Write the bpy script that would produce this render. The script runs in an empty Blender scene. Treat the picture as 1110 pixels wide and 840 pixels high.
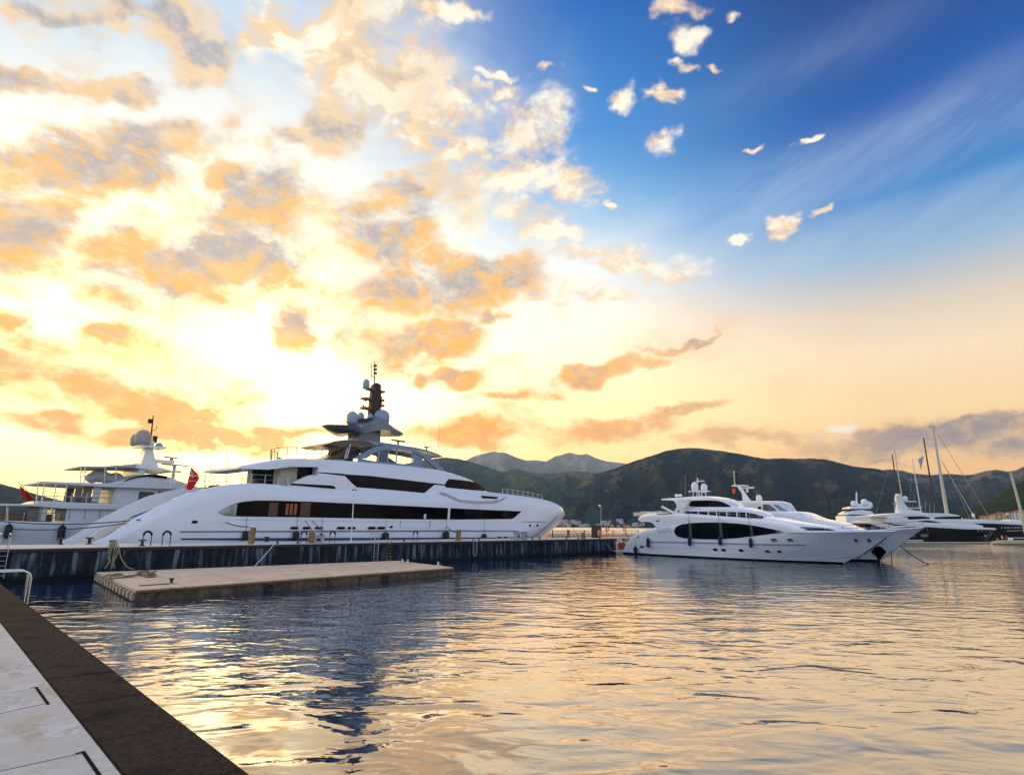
import bpy, bmesh, math, random
from mathutils import Vector, Matrix, noise as MN
R = math.radians
C = bpy.context.scene.collection
S = bpy.context.scene

# ------------------------------------------------------------------ camera
F_PX, CAM_H = 670.0, 3.8
PITCH = math.atan(150 / 670.0)
ROLL = R(0.45)
cam_d = bpy.data.cameras.new('camera')
cam = bpy.data.objects.new('camera', cam_d)
C.objects.link(cam)
cam_d.sensor_width = 36
cam_d.lens = 36 * F_PX / 1110
cam_d.clip_end = 60000
cam.matrix_world = (Matrix.Translation((0, 0, CAM_H)) @ Matrix.Rotation(math.pi / 2 + PITCH, 4, 'X')
                    @ Matrix.Rotation(ROLL, 4, 'Z'))
S.camera = cam
CR = cam.matrix_world.to_3x3()
CO = Vector((0, 0, CAM_H))

def ray(px, py):
    return CR @ Vector(((px - 555) / F_PX, (420 - py) / F_PX, -1))
def gp(px, py, z=0.0):                       # photo point -> point at height z
    d = ray(px, py); t = (z - CAM_H) / d.z
    return CO + d * t
def dp(px, py, D):                           # photo point -> point at horizontal distance D
    d = ray(px, py); return CO + d * (D / math.hypot(d.x, d.y))
def azel(px, py):
    d = ray(px, py).normalized()
    return math.atan2(d.x, d.y), math.asin(d.z)
def lin(r, g, b):
    f = lambda c: (c / 255 / 12.92) if c <= 10.3 else ((c / 255 + .055) / 1.055) ** 2.4
    return (f(r), f(g), f(b), 1)

# ------------------------------------------------------------------ sun and exposure
SUN_AZ, SUN_EL = azel(285, 405)
sd = bpy.data.lights.new('sun', 'SUN')
sd.energy = 1.5
sd.angle = R(120)
sd.color = (1.0, .74, .42)
so = bpy.data.objects.new('sun', sd); C.objects.link(so)
sdir = Vector((math.sin(SUN_AZ) * math.cos(SUN_EL), math.cos(SUN_AZ) * math.cos(SUN_EL), math.sin(SUN_EL)))
so.rotation_euler = sdir.to_track_quat('Z', 'Y').to_euler()
S.view_settings.view_transform = 'Standard'
S.view_settings.look = 'None'
S.view_settings.exposure = .22
S.view_settings.gamma = 1
S.cycles.use_denoising = True
S.cycles.volume_bounces = 0
S.cycles.max_bounces = 6
S.cycles.volume_step_rate = 4
S.cycles.sample_clamp_indirect = 6
S.cycles.caustics_reflective = False
S.cycles.caustics_refractive = False

# ------------------------------------------------------------------ sky
W = bpy.data.worlds.new('World'); S.world = W; W.use_nodes = True
wt = W.node_tree; wt.nodes.clear()

class G:
    """small helper that writes node graphs"""
    def __init__(s, nt): s.nt = nt
    def n(s, t, **k):
        nd = s.nt.nodes.new(t)
        for a, v in k.items(): setattr(nd, a, v)
        return nd
    def put(s, sock, v):
        if hasattr(v, 'is_output') or isinstance(v, bpy.types.NodeSocket): s.nt.links.new(v, sock)
        else: sock.default_value = v
    def m(s, op, a, b=None, c=None, clamp=False):
        nd = s.n('ShaderNodeMath', operation=op); nd.use_clamp = clamp
        s.put(nd.inputs[0], a)
        if b is not None: s.put(nd.inputs[1], b)
        if c is not None: s.put(nd.inputs[2], c)
        return nd.outputs[0]
    def vm(s, op, a, b=None):
        nd = s.n('ShaderNodeVectorMath', operation=op)
        s.put(nd.inputs[0], a)
        if b is not None: s.put(nd.inputs[1], b)
        return nd.outputs['Value'] if op in ('DOT_PRODUCT', 'LENGTH') else nd.outputs[0]
    def mr(s, v, a, b, c=0.0, d=1.0, smooth=True):
        nd = s.n('ShaderNodeMapRange'); nd.interpolation_type = 'SMOOTHSTEP' if smooth else 'LINEAR'
        s.put(nd.inputs[0], v)
        for i, x in enumerate((a, b, c, d)): s.put(nd.inputs[i + 1], x)
        return nd.outputs[0]
    def mix(s, f, a, b, mode='MIX'):
        nd = s.n('ShaderNodeMix', data_type='RGBA', blend_type=mode)
        nd.clamp_factor = True
        s.put(nd.inputs[0], f); s.put(nd.inputs[6], a); s.put(nd.inputs[7], b)
        return nd.outputs[2]
    def ramp(s, v, pts, interp='LINEAR'):
        nd = s.n('ShaderNodeValToRGB'); cr = nd.color_ramp; cr.interpolation = interp
        while len(cr.elements) < len(pts): cr.elements.new(0.5)
        for e, (p, c) in zip(cr.elements, pts):
            e.position = p; e.color = c if len(c) == 4 else (*c, 1)
        s.put(nd.inputs[0], v)
        return nd.outputs[0]
    def noise(s, vec, scale, detail=4, rough=.5, dist=0.0):
        nd = s.n('ShaderNodeTexNoise'); s.put(nd.inputs['Vector'], vec)
        nd.inputs['Scale'].default_value = scale; nd.inputs['Detail'].default_value = detail
        nd.inputs['Roughness'].default_value = rough; nd.inputs['Distortion'].default_value = dist
        return nd.outputs['Fac']
    def xyz(s, x, y, z=0.0):
        nd = s.n('ShaderNodeCombineXYZ')
        for i, v in enumerate((x, y, z)): s.put(nd.inputs[i], v)
        return nd.outputs[0]
    def mapping(s, v, loc=(0, 0, 0), rot=(0, 0, 0), scale=(1, 1, 1), typ='POINT'):
        nd = s.n('ShaderNodeMapping', vector_type=typ); s.put(nd.inputs[0], v)
        nd.inputs['Location'].default_value = loc; nd.inputs['Rotation'].default_value = rot
        nd.inputs['Scale'].default_value = scale
        return nd.outputs[0]

g = G(wt)
tc = g.n('ShaderNodeTexCoord').outputs['Generated']
sep = g.n('ShaderNodeSeparateXYZ'); wt.links.new(tc, sep.inputs[0])
az = g.m('ARCTAN2', sep.outputs[0], sep.outputs[1])
el = g.m('ARCSINE', sep.outputs[2])
P = g.xyz(az, el, 0.0)

def elr(deg): return deg / 90.0
def sc(c, k): return (c[0] * k, c[1] * k, c[2] * k, 1)
e01 = g.m('DIVIDE', el, math.pi / 2, clamp=True)
def sky_ramp(pts): return g.ramp(e01, [(elr(d), sc(lin(*c), k)) for d, c, k in pts])
rL = sky_ramp([(0, (255, 200, 90), 1.9), (4, (255, 208, 100), 3.0), (9, (255, 214, 126), 4.4), (15, (255, 222, 150), 4.2),
               (22, (255, 236, 195), 2.2), (30, (226, 232, 230), 1.15), (37, (160, 206, 242), 1.0), (50, (120, 170, 225), 1),
               (90, (90, 130, 200), .9)])
rM = sky_ramp([(0, (255, 180, 95), 1.4), (5, (255, 188, 110), 1.85), (11, (255, 204, 144), 1.85), (17, (255, 222, 186), 1.35),
               (23, (212, 226, 238), 1.05), (28, (135, 196, 242), .95), (35, (62, 152, 230), .88), (44, (10, 112, 204), .85),
               (90, (40, 90, 170), .8)])
rR = sky_ramp([(0, (238, 160, 80), 1.1), (4, (250, 188, 108), 1.15), (9, (255, 214, 150), 1.12), (14, (250, 221, 180), 1.08),
               (17.5, (226, 210, 190), 1), (21.5, (150, 186, 216), .95), (26, (48, 138, 212), .88), (32, (0, 96, 190), .8),
               (42, (0, 66, 150), .75), (90, (20, 70, 150), .8)])
rB = sky_ramp([(0, (214, 222, 238), .85), (12, (214, 226, 246), 1.25), (35, (198, 218, 248), 1.3), (60, (120, 165, 225), .9),
               (90, (70, 110, 185), .8)])  # unseen sky behind the camera, brightened to light the hulls
azd = g.m('MULTIPLY', az, 180 / math.pi)
base = g.mix(g.mr(azd, -27, 3), rL, rM)
base = g.mix(g.mr(azd, 4, 34), base, rR)
aabs = g.m('ABSOLUTE', azd)
base = g.mix(g.mr(aabs, 58, 115), base, rB)
# real sky model, a small share of the light
nis = g.n('ShaderNodeTexSky', sky_type='NISHITA'); nis.sun_disc = False
nis.sun_elevation = SUN_EL; nis.sun_rotation = SUN_AZ; nis.altitude = 0; nis.air_density = 1; nis.dust_density = 2
base = g.mix(.12, base, g.vm('SCALE', nis.outputs[0]) if False else g.mix(1.0, nis.outputs[0], (.08, .08, .08, 1), 'MULTIPLY'))
# glow of the hidden sun
dot = g.vm('DOT_PRODUCT', tc, tuple(sdir))
gl1 = g.m('POWER', g.m('MAXIMUM', dot, 0.0), 28.0)
gl2 = g.m('POWER', g.m('MAXIMUM', dot, 0.0), 130.0)
base = g.mix(1.0, base, g.mix(gl1, (0, 0, 0, 1), (.9, .62, .24, 1)), 'ADD')
base = g.mix(1.0, base, g.mix(gl2, (0, 0, 0, 1), (2.6, 2.0, 1.1, 1)), 'ADD')

# cirrus streaks high on the right
pc = g.mapping(P, rot=(0, 0, R(-24)), scale=(1, 1, 1))
cn = g.noise(g.mapping(pc, scale=(2.2, 13, 1)), 1.0, 7, .68, .7)
def ell(vec, px, py, rx, ry, rot=0.0, k=1.85):
    """soft ellipse on the sky; centre and half-axes in photo pixels"""
    a0 = azel(px, py); ca, sa = math.cos(R(rot)), math.sin(R(rot))
    a1 = azel(px + ca * 5, py - sa * 5); a2 = azel(px - sa * 5, py - ca * 5)
    v1 = Vector((a1[0] - a0[0], a1[1] - a0[1])) / 5; v2 = Vector((a2[0] - a0[0], a2[1] - a0[1])) / 5
    nd = g.n('ShaderNodeMapping', vector_type='TEXTURE'); g.put(nd.inputs[0], vec)
    nd.inputs['Location'].default_value = (a0[0], a0[1], 0)
    nd.inputs['Rotation'].default_value = (0, 0, math.atan2(v1.y, v1.x))
    nd.inputs['Scale'].default_value = (v1.length * rx * k, v2.length * ry * k, 1)
    gr = g.n('ShaderNodeTexGradient', gradient_type='SPHERICAL')
    wt.links.new(nd.outputs[0], gr.inputs[0])
    return gr.outputs['Fac']
ci = g.m('MAXIMUM', ell(P, 900, 190, 330, 34, 21), ell(P, 1010, 240, 260, 34, 14))
ci = g.m('MAXIMUM', ci, g.m('MULTIPLY', ell(P, 860, 75, 180, 26, 24), .45))
ci = g.m('MAXIMUM', ci, g.m('MULTIPLY', ell(P, 700, 255, 200, 40, 14), .9))
ci = g.m('MULTIPLY', g.mr(ci, 0.0, .8), g.mr(cn, .22, .85))
base = g.mix(g.m('MULTIPLY', ci, .36), base, lin(205, 216, 232))
# milky veil on the upper left
veil = g.m('MAXIMUM', ell(P, 60, 60, 330, 150), ell(P, 300, 130, 240, 150))
veil = g.m('MAXIMUM', veil, ell(P, 80, 330, 320, 130))
veil = g.m('MAXIMUM', veil, ell(P, 380, 330, 260, 110))
vn = g.noise(g.mapping(P, rot=(0, 0, R(35)), scale=(3.5, 9, 1)), 1.0, 5, .6, .4)
veil = g.m('MULTIPLY', g.mr(veil, .05, .65), g.mr(vn, .32, .72, .35, 1.0))
veil_c = g.mix(g.mr(el, .2, .6), sc(lin(255, 246, 216), 1.5), lin(250, 244, 232))
base = g.mix(g.m('MULTIPLY', veil, g.mr(el, .3, .62, .85, .62)), base, veil_c)

# warp the lookup so cloud outlines are ragged
w1 = g.n('ShaderNodeTexNoise'); w1.inputs['Scale'].default_value = 9; w1.inputs['Detail'].default_value = 3
wt.links.new(g.mapping(P, scale=(1, 1.5, 1)), w1.inputs['Vector'])
w2 = g.n('ShaderNodeTexNoise'); w2.inputs['Scale'].default_value = 34; w2.inputs['Detail'].default_value = 3
wt.links.new(g.mapping(P, scale=(1, 1.3, 1)), w2.inputs['Vector'])
def off(nd, k):
    s0 = g.vm('SUBTRACT', nd.outputs['Color'], (.5, .5, .5))
    return g.vm('MULTIPLY', s0, (k, k * .7, 0))
PW = g.vm('ADD', g.vm('ADD', P, off(w1, .11)), off(w2, .035))

GREY = [(30, 92, 55, 16, -8), (132, 97, 36, 12, 0), (110, 12, 40, 12, 0), (45, 20, 40, 12, 0), (188, 22, 36, 22, 0), (150, 158, 55, 24, 0), (85, 184, 105, 28, 0),
        (28, 255, 58, 46, 0), (292, 232, 70, 46, 0), (185, 292, 85, 42, -6), (265, 278, 70, 40, 0), (250, 188, 32, 18, 0), (222, 62, 34, 34, 0),
        (412, 258, 44, 36, 0), (305, 146, 32, 17, 0), (356, 142, 26, 26, 0), (425, 318, 50, 30, 0), (445, 366, 66, 26, 0),
        (495, 308, 56, 30, -10), (545, 300, 44, 20, 0), (318, 352, 24, 28, 0), (110, 354, 30, 10, 0), (4, 350, 14, 14, 0),
        (85, 414, 175, 27, -14), (15, 396, 100, 30, -8), (170, 440, 90, 16, -14), (200, 470, 110, 13, -4), (60, 456, 70, 9, 0), (312, 466, 55, 7, 0), (488, 406, 26, 9, 8),
        (535, 347, 20, 7, 0), (650, 402, 48, 9, 14), (742, 366, 40, 3, 14), (650, 465, 60, 10, 6), (742, 445, 44, 6, 4), (560, 425, 40, 7, 0),
        (985, 478, 130, 20, 4), (1085, 452, 60, 12, 10), (920, 492, 60, 9, 0), (820, 476, 60, 8, 0), (500, 470, 50, 14, 0), (395, 232, 30, 16, 0), (440, 215, 30, 16, 0),
        (1090, 480, 40, 14, 0), (1030, 462, 60, 10, 12)]
LIGHT = [(372, 55, 62, 52, 0), (432, 96, 62, 42, 0), (485, 112, 38, 26, 0), (288, 32, 30, 24, 0), (405, 14, 66, 30, 0), (472, 8, 40, 11, 0),
         (455, 140, 34, 26, 0), (575, 138, 40, 32, 0), (562, 192, 56, 24, 0), (606, 200, 34, 22, 0), (548, 228, 56, 14, -8), (505, 160, 26, 16, 0),
         (545, 80, 24, 8, 0), (540, 100, 30, 10, 0), (592, 76, 17, 9, 0), (680, 107, 20, 15, 20), (716, 103, 13, 6, 0), (718, 156, 16, 12, -20), (643, 103, 8, 6, 0),
         (827, 155, 15, 5, 8), (875, 158, 18, 6, 25), (730, 9, 38, 16, 0), (748, 40, 26, 18, 0), (745, 70, 20, 12, 0), (776, 78, 10, 10, 0),
         (788, 14, 13, 10, 0), (850, 246, 24, 15, 0), (886, 238, 15, 6, 20), (800, 260, 22, 5, 10), (700, 284, 44, 14, -6), (738, 296, 26, 14, 0),
         (640, 278, 44, 12, -6), (656, 222, 12, 5, 0), (600, 256, 30, 10, 0), (640, 318, 48, 8, 0), (915, 456, 30, 16, 30), (660, 290, 30, 10, 0), (895, 470, 30, 9, 0)]
LIGHT = [(x, y, a * .64, b * .64, r) if (x > 640 and x < 1000 and not 690 < x < 745) or (y < 100 and x > 530) else (x, y, a, b, r) for x, y, a, b, r in LIGHT]
def blobs(vec, L):
    acc = None
    for b in L:
        e = ell(vec, *b); acc = e if acc is None else g.m('MAXIMUM', acc, e)
    return acc
fb = g.noise(g.mapping(P, scale=(1, 1.6, 1)), 11, 8, .6, .5)
fb2 = g.noise(g.mapping(g.vm('ADD', P, (0.004, -.028, 0)), scale=(1, 1.6, 1)), 11, 6, .6, .5)
bA = blobs(PW, GREY)
bL = blobs(PW, LIGHT)
fld = g.m('MAXIMUM', ell(P, 170, 200, 360, 230), g.m('MULTIPLY', ell(P, 620, 410, 260, 90), .45))
lowf = g.noise(g.mapping(P, scale=(1, 1.7, 1)), 4.5, 3, .5, .3)
bA = g.m('MAXIMUM', bA, g.m('MULTIPLY', g.mr(fld, 0.0, .5), g.mr(lowf, .38, .66, .0, .5)))
fc = g.m('MULTIPLY', g.m('SUBTRACT', fb, .5), 1.9)
fine = g.m('MULTIPLY', g.m('SUBTRACT', g.noise(g.mapping(P, scale=(1, 1.5, 1)), 42, 6, .68, .3), .5), .55)
dA = g.m('ADD', g.m('ADD', bA, fc), fine)
dL = g.m('ADD', g.m('ADD', bL, fc), fine)
wn = g.mr(g.noise(g.mapping(P, scale=(1, 1.5, 1)), 5.0, 2, .5), .35, .65, .45, 1.0)      # crisp here, wispy there
dA = g.m('ADD', dA, .11)
aA = g.m('MULTIPLY', g.mr(dA, .03, g.m('ADD', .13, wn)), g.mr(bA, .0, .42))
aL = g.m('MULTIPLY', g.mr(g.m('ADD', dL, g.m('MULTIPLY', fine, .7)), .14, g.m('ADD', .42, g.m('MULTIPLY', wn, .7))), g.mr(bL, .0, .55))
# light: sunward (lower) edges glow, far (upper) sides go grey
rel = g.m('SUBTRACT', fb, fb2)
orange = g.mix(g.mr(el, .12, .5), sc(lin(252, 164, 42), 1.12), lin(244, 188, 104))
orange = g.mix(g.mr(el, .46, .62), orange, lin(238, 206, 162))
orange = g.mix(g.mr(azd, -2, 22), orange, lin(236, 186, 128))
grey = g.mix(g.mr(el, .08, .42), lin(214, 150, 80), lin(170, 164, 166))
grey = g.mix(g.mr(azd, 14, 34), grey, lin(150, 134, 136))
bil = g.noise(g.mapping(P, scale=(1, 1.5, 1)), 30, 6, .65, .4)
shade = g.mr(g.m('ADD', g.m('ADD', g.m('MULTIPLY', rel, -3.2), g.m('MULTIPLY', dA, .6)), g.m('MULTIPLY', g.m('SUBTRACT', bil, .5), 1.5)), .10, .86)
shade = g.m('MULTIPLY', shade, g.mr(el, .1, .34, .25, 1.0))
shade = g.m('MAXIMUM', shade, g.m('MULTIPLY', g.mr(azd, 22, 34), g.mr(dA, .35, .7)))
colA = g.mix(shade, orange, grey)
colA = g.mix(g.mr(bil, .42, .74, 0, .5), colA, g.mix(g.mr(el, .15, .5), sc(lin(255, 208, 110), 1.15), lin(252, 232, 200)))
peach = g.mix(g.mr(azd, -12, 0), lin(250, 208, 140), lin(250, 214, 168))
colL = g.mix(g.mr(g.m('ADD', g.m('MULTIPLY', rel, 3.0), g.m('MULTIPLY', dL, .55)), .12, .62), peach, lin(255, 244, 220))
colL = g.mix(g.m('MULTIPLY', g.mr(rel, -.02, -.14), .5), colL, lin(225, 205, 185))
col = g.mix(g.m('MULTIPLY', aL, .95), base, colL)
edge = g.m('MULTIPLY', g.mr(dA, -.15, .25), g.mr(g.m('SUBTRACT', 1.0, aA), 0.0, 1.0))
edge = g.m('MULTIPLY', edge, g.m('MULTIPLY', g.m('MULTIPLY', g.mr(azd, 6, -10), g.mr(el, .62, .4)), g.mr(bA, .05, .3)))
col = g.mix(g.m('MULTIPLY', edge, .8), col, sc(lin(255, 246, 210), 1.15))
col = g.mix(g.m('MULTIPLY', aA, .93), col, colA)
# below the horizon
col = g.mix(g.mr(el, -.002, -.02), col, (.05, .07, .09, 1))
bg = g.n('ShaderNodeBackground'); bg.inputs['Strength'].default_value = 1.0
wt.links.new(col, bg.inputs[0])
out = g.n('ShaderNodeOutputWorld'); wt.links.new(bg.outputs[0], out.inputs[0])
W.cycles.sampling_method = 'MANUAL'; W.cycles.sample_map_resolution = 1024

# ------------------------------------------------------------------ helpers
MATS = {}
def mat(name, col, rough=.5, metal=0.0, var=.12, vscale=3.0, bump=0.0, bscale=20.0, coat=0.0, spec=.5, ior=1.45, dirt=None, dscale=2.0):
    if name in MATS: return MATS[name]
    m = bpy.data.materials.new(name); m.use_nodes = True; MATS[name] = m
    nt = m.node_tree; q = G(nt); b = nt.nodes['Principled BSDF']
    co = q.n('ShaderNodeTexCoord').outputs['Object']
    c = (*col[:3], 1)
    n1 = q.noise(co, vscale, 5, .6)
    lo = tuple(max(0, x * (1 - var)) for x in c[:3]) + (1,); hi = tuple(min(1, x * (1 + var)) for x in c[:3]) + (1,)
    cc = q.mix(q.mr(n1, .3, .7), lo, hi)
    if dirt is not None:
        n2 = q.noise(co, dscale, 6, .65)
        cc = q.mix(q.mr(n2, .5, .72), cc, (*dirt[:3], 1))
    nt.links.new(cc, b.inputs['Base Color'])
    q.put(b.inputs['Roughness'], q.mr(n1, .2, .8, max(0, rough * .85), min(1, rough * 1.15)))
    b.inputs['Metallic'].default_value = metal; b.inputs['IOR'].default_value = ior
    b.inputs['Specular IOR Level'].default_value = spec
    b.inputs['Coat Weight'].default_value = coat; b.inputs['Coat Roughness'].default_value = .05
    if bump:
        bn = q.n('ShaderNodeBump'); bn.inputs['Strength'].default_value = 1; bn.inputs['Distance'].default_value = bump
        q.put(bn.inputs['Height'], q.noise(co, bscale, 5, .6)); nt.links.new(bn.outputs[0], b.inputs['Normal'])
    return m

class MB:
    def __init__(s): s.v = []; s.f = []
    def add(s, verts, faces):
        o = len(s.v); s.v += [tuple(v) for v in verts]; s.f += [tuple(i + o for i in f) for f in faces]; return s
    def box(s, x0, x1, y0, y1, z0, z1, M=None):
        vs = [Vector(p) for p in ((x0, y0, z0), (x1, y0, z0), (x1, y1, z0), (x0, y1, z0), (x0, y0, z1), (x1, y0, z1), (x1, y1, z1), (x0, y1, z1))]
        if M: vs = [M @ v for v in vs]
        return s.add(vs, [(0, 3, 2, 1), (4, 5, 6, 7), (0, 1, 5, 4), (1, 2, 6, 5), (2, 3, 7, 6), (3, 0, 4, 7)])
    def tube(s, pts, r, seg=8, r1=None):
        pts = [Vector(p) for p in pts]; rings = []
        n = len(pts)
        for i, p in enumerate(pts):
            d = (pts[min(i + 1, n - 1)] - pts[max(i - 1, 0)]).normalized()
            a = d.cross(Vector((0, 0, 1)));
            if a.length < .05: a = d.cross(Vector((0, 1, 0)))
            a.normalize(); b = d.cross(a).normalized()
            rr = r if r1 is None else r + (r1 - r) * i / (n - 1)
            rings.append([p + a * math.cos(2 * math.pi * k / seg) * rr + b * math.sin(2 * math.pi * k / seg) * rr for k in range(seg)])
        vs = [v for q in rings for v in q]; fs = []
        for i in range(n - 1):
            for k in range(seg):
                k2 = (k + 1) % seg
                fs.append((i * seg + k, i * seg + k2, (i + 1) * seg + k2, (i + 1) * seg + k))
        fs.append(tuple(range(seg - 1, -1, -1))); fs.append(tuple((n - 1) * seg + k for k in range(seg)))
        return s.add(vs, fs)
    def lathe(s, prof, c=(0, 0, 0), seg=16, M=None, sx=1, sy=1):
        c = Vector(c); vs = []; fs = []
        for r, z in prof:
            for k in range(seg):
                v = Vector((r * math.cos(2 * math.pi * k / seg) * sx, r * math.sin(2 * math.pi * k / seg) * sy, z))
                vs.append((M @ v if M else v) + c)
        n = len(prof)
        for i in range(n - 1):
            for k in range(seg):
                k2 = (k + 1) % seg
                fs.append((i * seg + k, i * seg + k2, (i + 1) * seg + k2, (i + 1) * seg + k))
        fs.append(tuple(range(seg - 1, -1, -1))); fs.append(tuple((n - 1) * seg + k for k in range(seg)))
        return s.add(vs, fs)
    def ball(s, c, r, seg=16, rz=None, n=10):
        rz = rz or r
        return s.lathe([(max(1e-3, r * math.sin(math.pi * i / n)), -rz * math.cos(math.pi * i / n)) for i in range(n + 1)], c, seg)
    def grid(s, rows, closed=False):
        n = len(rows[0]); vs = [v for r in rows for v in r]; fs = []
        for i in range(len(rows) - 1):
            for k in range(n - (0 if closed else 1)):
                k2 = (k + 1) % n
                fs.append((i * n + k, i * n + k2, (i + 1) * n + k2, (i + 1) * n + k))
        return s.add(vs, fs)
    def prism(s, poly, y0, y1):
        """polygon in x,z pushed through y"""
        n = len(poly); vs = [(x, y0, z) for x, z in poly] + [(x, y1, z) for x, z in poly]
        return s.add(vs, [tuple(range(n)), tuple(range(2 * n - 1, n - 1, -1))] + [(i, (i + 1) % n + 0, (i + 1) % n + n, i + n) for i in range(n)])
    def build(s, name, m, parent=None, smooth=40, bevel=0.0, loc=None):
        me = bpy.data.meshes.new(name); me.from_pydata(s.v, [], s.f); me.validate()
        bm = bmesh.new(); bm.from_mesh(me)
        bmesh.ops.remove_doubles(bm, verts=bm.verts, dist=1e-5)
        bmesh.ops.recalc_face_normals(bm, faces=bm.faces)
        if bevel:
            es = [e for e in bm.edges if len(e.link_faces) == 2 and e.calc_face_angle(0) > .5]
            bmesh.ops.bevel(bm, geom=es, offset=bevel, segments=2, affect='EDGES', clamp_overlap=True)
        bm.to_mesh(me); bm.free()
        if smooth: me.shade_smooth(); me.set_sharp_from_angle(angle=R(smooth))
        me.materials.append(m)
        o = bpy.data.objects.new(name, me); C.objects.link(o)
        if parent: o.parent = parent
        if loc: o.location = loc
        return o

def tag(o, label, cat, group=None):
    o['label'] = label; o['category'] = cat
    if group: o['group'] = group
    return o
def struct(o): o['kind'] = 'structure'; return o
def stuff(o): o['kind'] = 'stuff'; return o
def empty(name, loc, rz, label, cat, group=None):
    o = bpy.data.objects.new(name, None); C.objects.link(o)
    o.location = loc; o.rotation_euler = (0, 0, rz); o.empty_display_size = .3
    return tag(o, label, cat, group)
def dup(o, loc, rz=None, label=None, group=None, scale=None):
    c = o.copy(); C.objects.link(c); c.location = loc
    if rz is not None: c.rotation_euler = (0, 0, rz)
    if label: c['label'] = label
    if group: c['group'] = group
    if scale: c.scale = scale
    for ch in [x for x in bpy.data.objects if x.parent == o]:
        d = ch.copy(); C.objects.link(d); d.parent = c
        for g2 in [x for x in bpy.data.objects if x.parent == ch]:
            e = g2.copy(); C.objects.link(e); e.parent = d
    return c
def interp(pts, x):
    if x <= pts[0][0]: return pts[0][1]
    for (a, b), (c, d) in zip(pts, pts[1:]):
        if x <= c: return b + (d - b) * (x - a) / max(1e-9, c - a)
    return pts[-1][1]
def smoothpts(pts, n=6):
    """Catmull-Rom through the points"""
    out = []
    for i in range(len(pts) - 1):
        p0 = pts[max(i - 1, 0)]; p1 = pts[i]; p2 = pts[i + 1]; p3 = pts[min(i + 2, len(pts) - 1)]
        for k in range(n):
            t = k / n
            out.append(tuple(.5 * (2 * b + (c - a) * t + (2 * a - 5 * b + 4 * c - d) * t * t + (3 * b - a - 3 * c + d) * t ** 3)
                             for a, b, c, d in zip(p0, p1, p2, p3)))
    out.append(tuple(pts[-1])); return out

# ------------------------------------------------------------------ water
def water_mat():
    m = bpy.data.materials.new('sea water'); m.use_nodes = True; nt = m.node_tree; q = G(nt)
    b = nt.nodes['Principled BSDF']
    co = q.n('ShaderNodeTexCoord').outputs['Object']
    b.inputs['Base Color'].default_value = (.003, .03, .075, 1)
    b.inputs['Roughness'].default_value = .03
    b.inputs['IOR'].default_value = 1.33; b.inputs['Specular IOR Level'].default_value = 0.0
    d = q.vm('LENGTH', co)
    calm = q.noise(co, .035, 2, .5)                     # calmer and rougher patches
    ck = q.mr(calm, .35, .65, .55, 1.25)
    a = q.noise(q.mapping(co, rot=(0, 0, R(12)), scale=(.62, 1.0, 1)), .62, 2, .45, .7)
    c = q.noise(q.mapping(co, rot=(0, 0, R(-8)), scale=(.62, 1.0, 1)), 1.7, 2, .5, .6)
    e = q.noise(q.mapping(co, rot=(0, 0, R(5)), scale=(.7, 1.2, 1)), 7.5, 2, .5, .2)
    far = q.mr(d, 8, 26, 0.0, 1.0)
    h = q.m('ADD', q.m('MULTIPLY', a, q.mr(d, 12, 30, .15, .08)), q.m('MULTIPLY', q.m('MULTIPLY', c, .038), q.mr(d, 5, 22, .35, 1.0)))
    h = q.m('ADD', h, q.m('MULTIPLY', q.m('MULTIPLY', e, .003), far))
    h = q.m('MULTIPLY', q.m('MULTIPLY', h, ck), q.mr(d, 100, 500, 1.0, 2.6))
    bn = q.n('ShaderNodeBump'); bn.inputs['Strength'].default_value = 1; bn.inputs['Distance'].default_value = 1.0
    nt.links.new(h, bn.inputs['Height']); nt.links.new(bn.outputs[0], b.inputs['Normal'])
    gs = q.n('ShaderNodeBsdfGlossy'); gs.inputs['Color'].default_value = (1.0, .96, .88, 1); q.put(gs.inputs['Roughness'], q.mr(d, 110, 700, .03, .24))
    nt.links.new(bn.outputs[0], gs.inputs['Normal'])
    lw = q.n('ShaderNodeLayerWeight'); lw.inputs['Blend'].default_value = .5; nt.links.new(bn.outputs[0], lw.inputs['Normal'])
    ms = q.n('ShaderNodeMixShader'); q.put(ms.inputs[0], q.m('ADD', q.m('MULTIPLY', q.m('POWER', lw.outputs['Facing'], 3.2), .86), .045))
    nt.links.new(b.outputs[0], ms.inputs[1]); nt.links.new(gs.outputs[0], ms.inputs[2])
    nt.links.new(ms.outputs[0], nt.nodes['Material Output'].inputs[0])
    return m
mb = MB()
rad = [0.0, 40, 120, 400, 1500, 5000, 12500]
mb.grid([[Vector((max(r, .01) * math.sin(t * math.pi / 32), max(r, .01) * math.cos(t * math.pi / 32), 0)) for t in range(64)] for r in rad], closed=True)
struct(mb.build('water', water_mat(), smooth=0))

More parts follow.
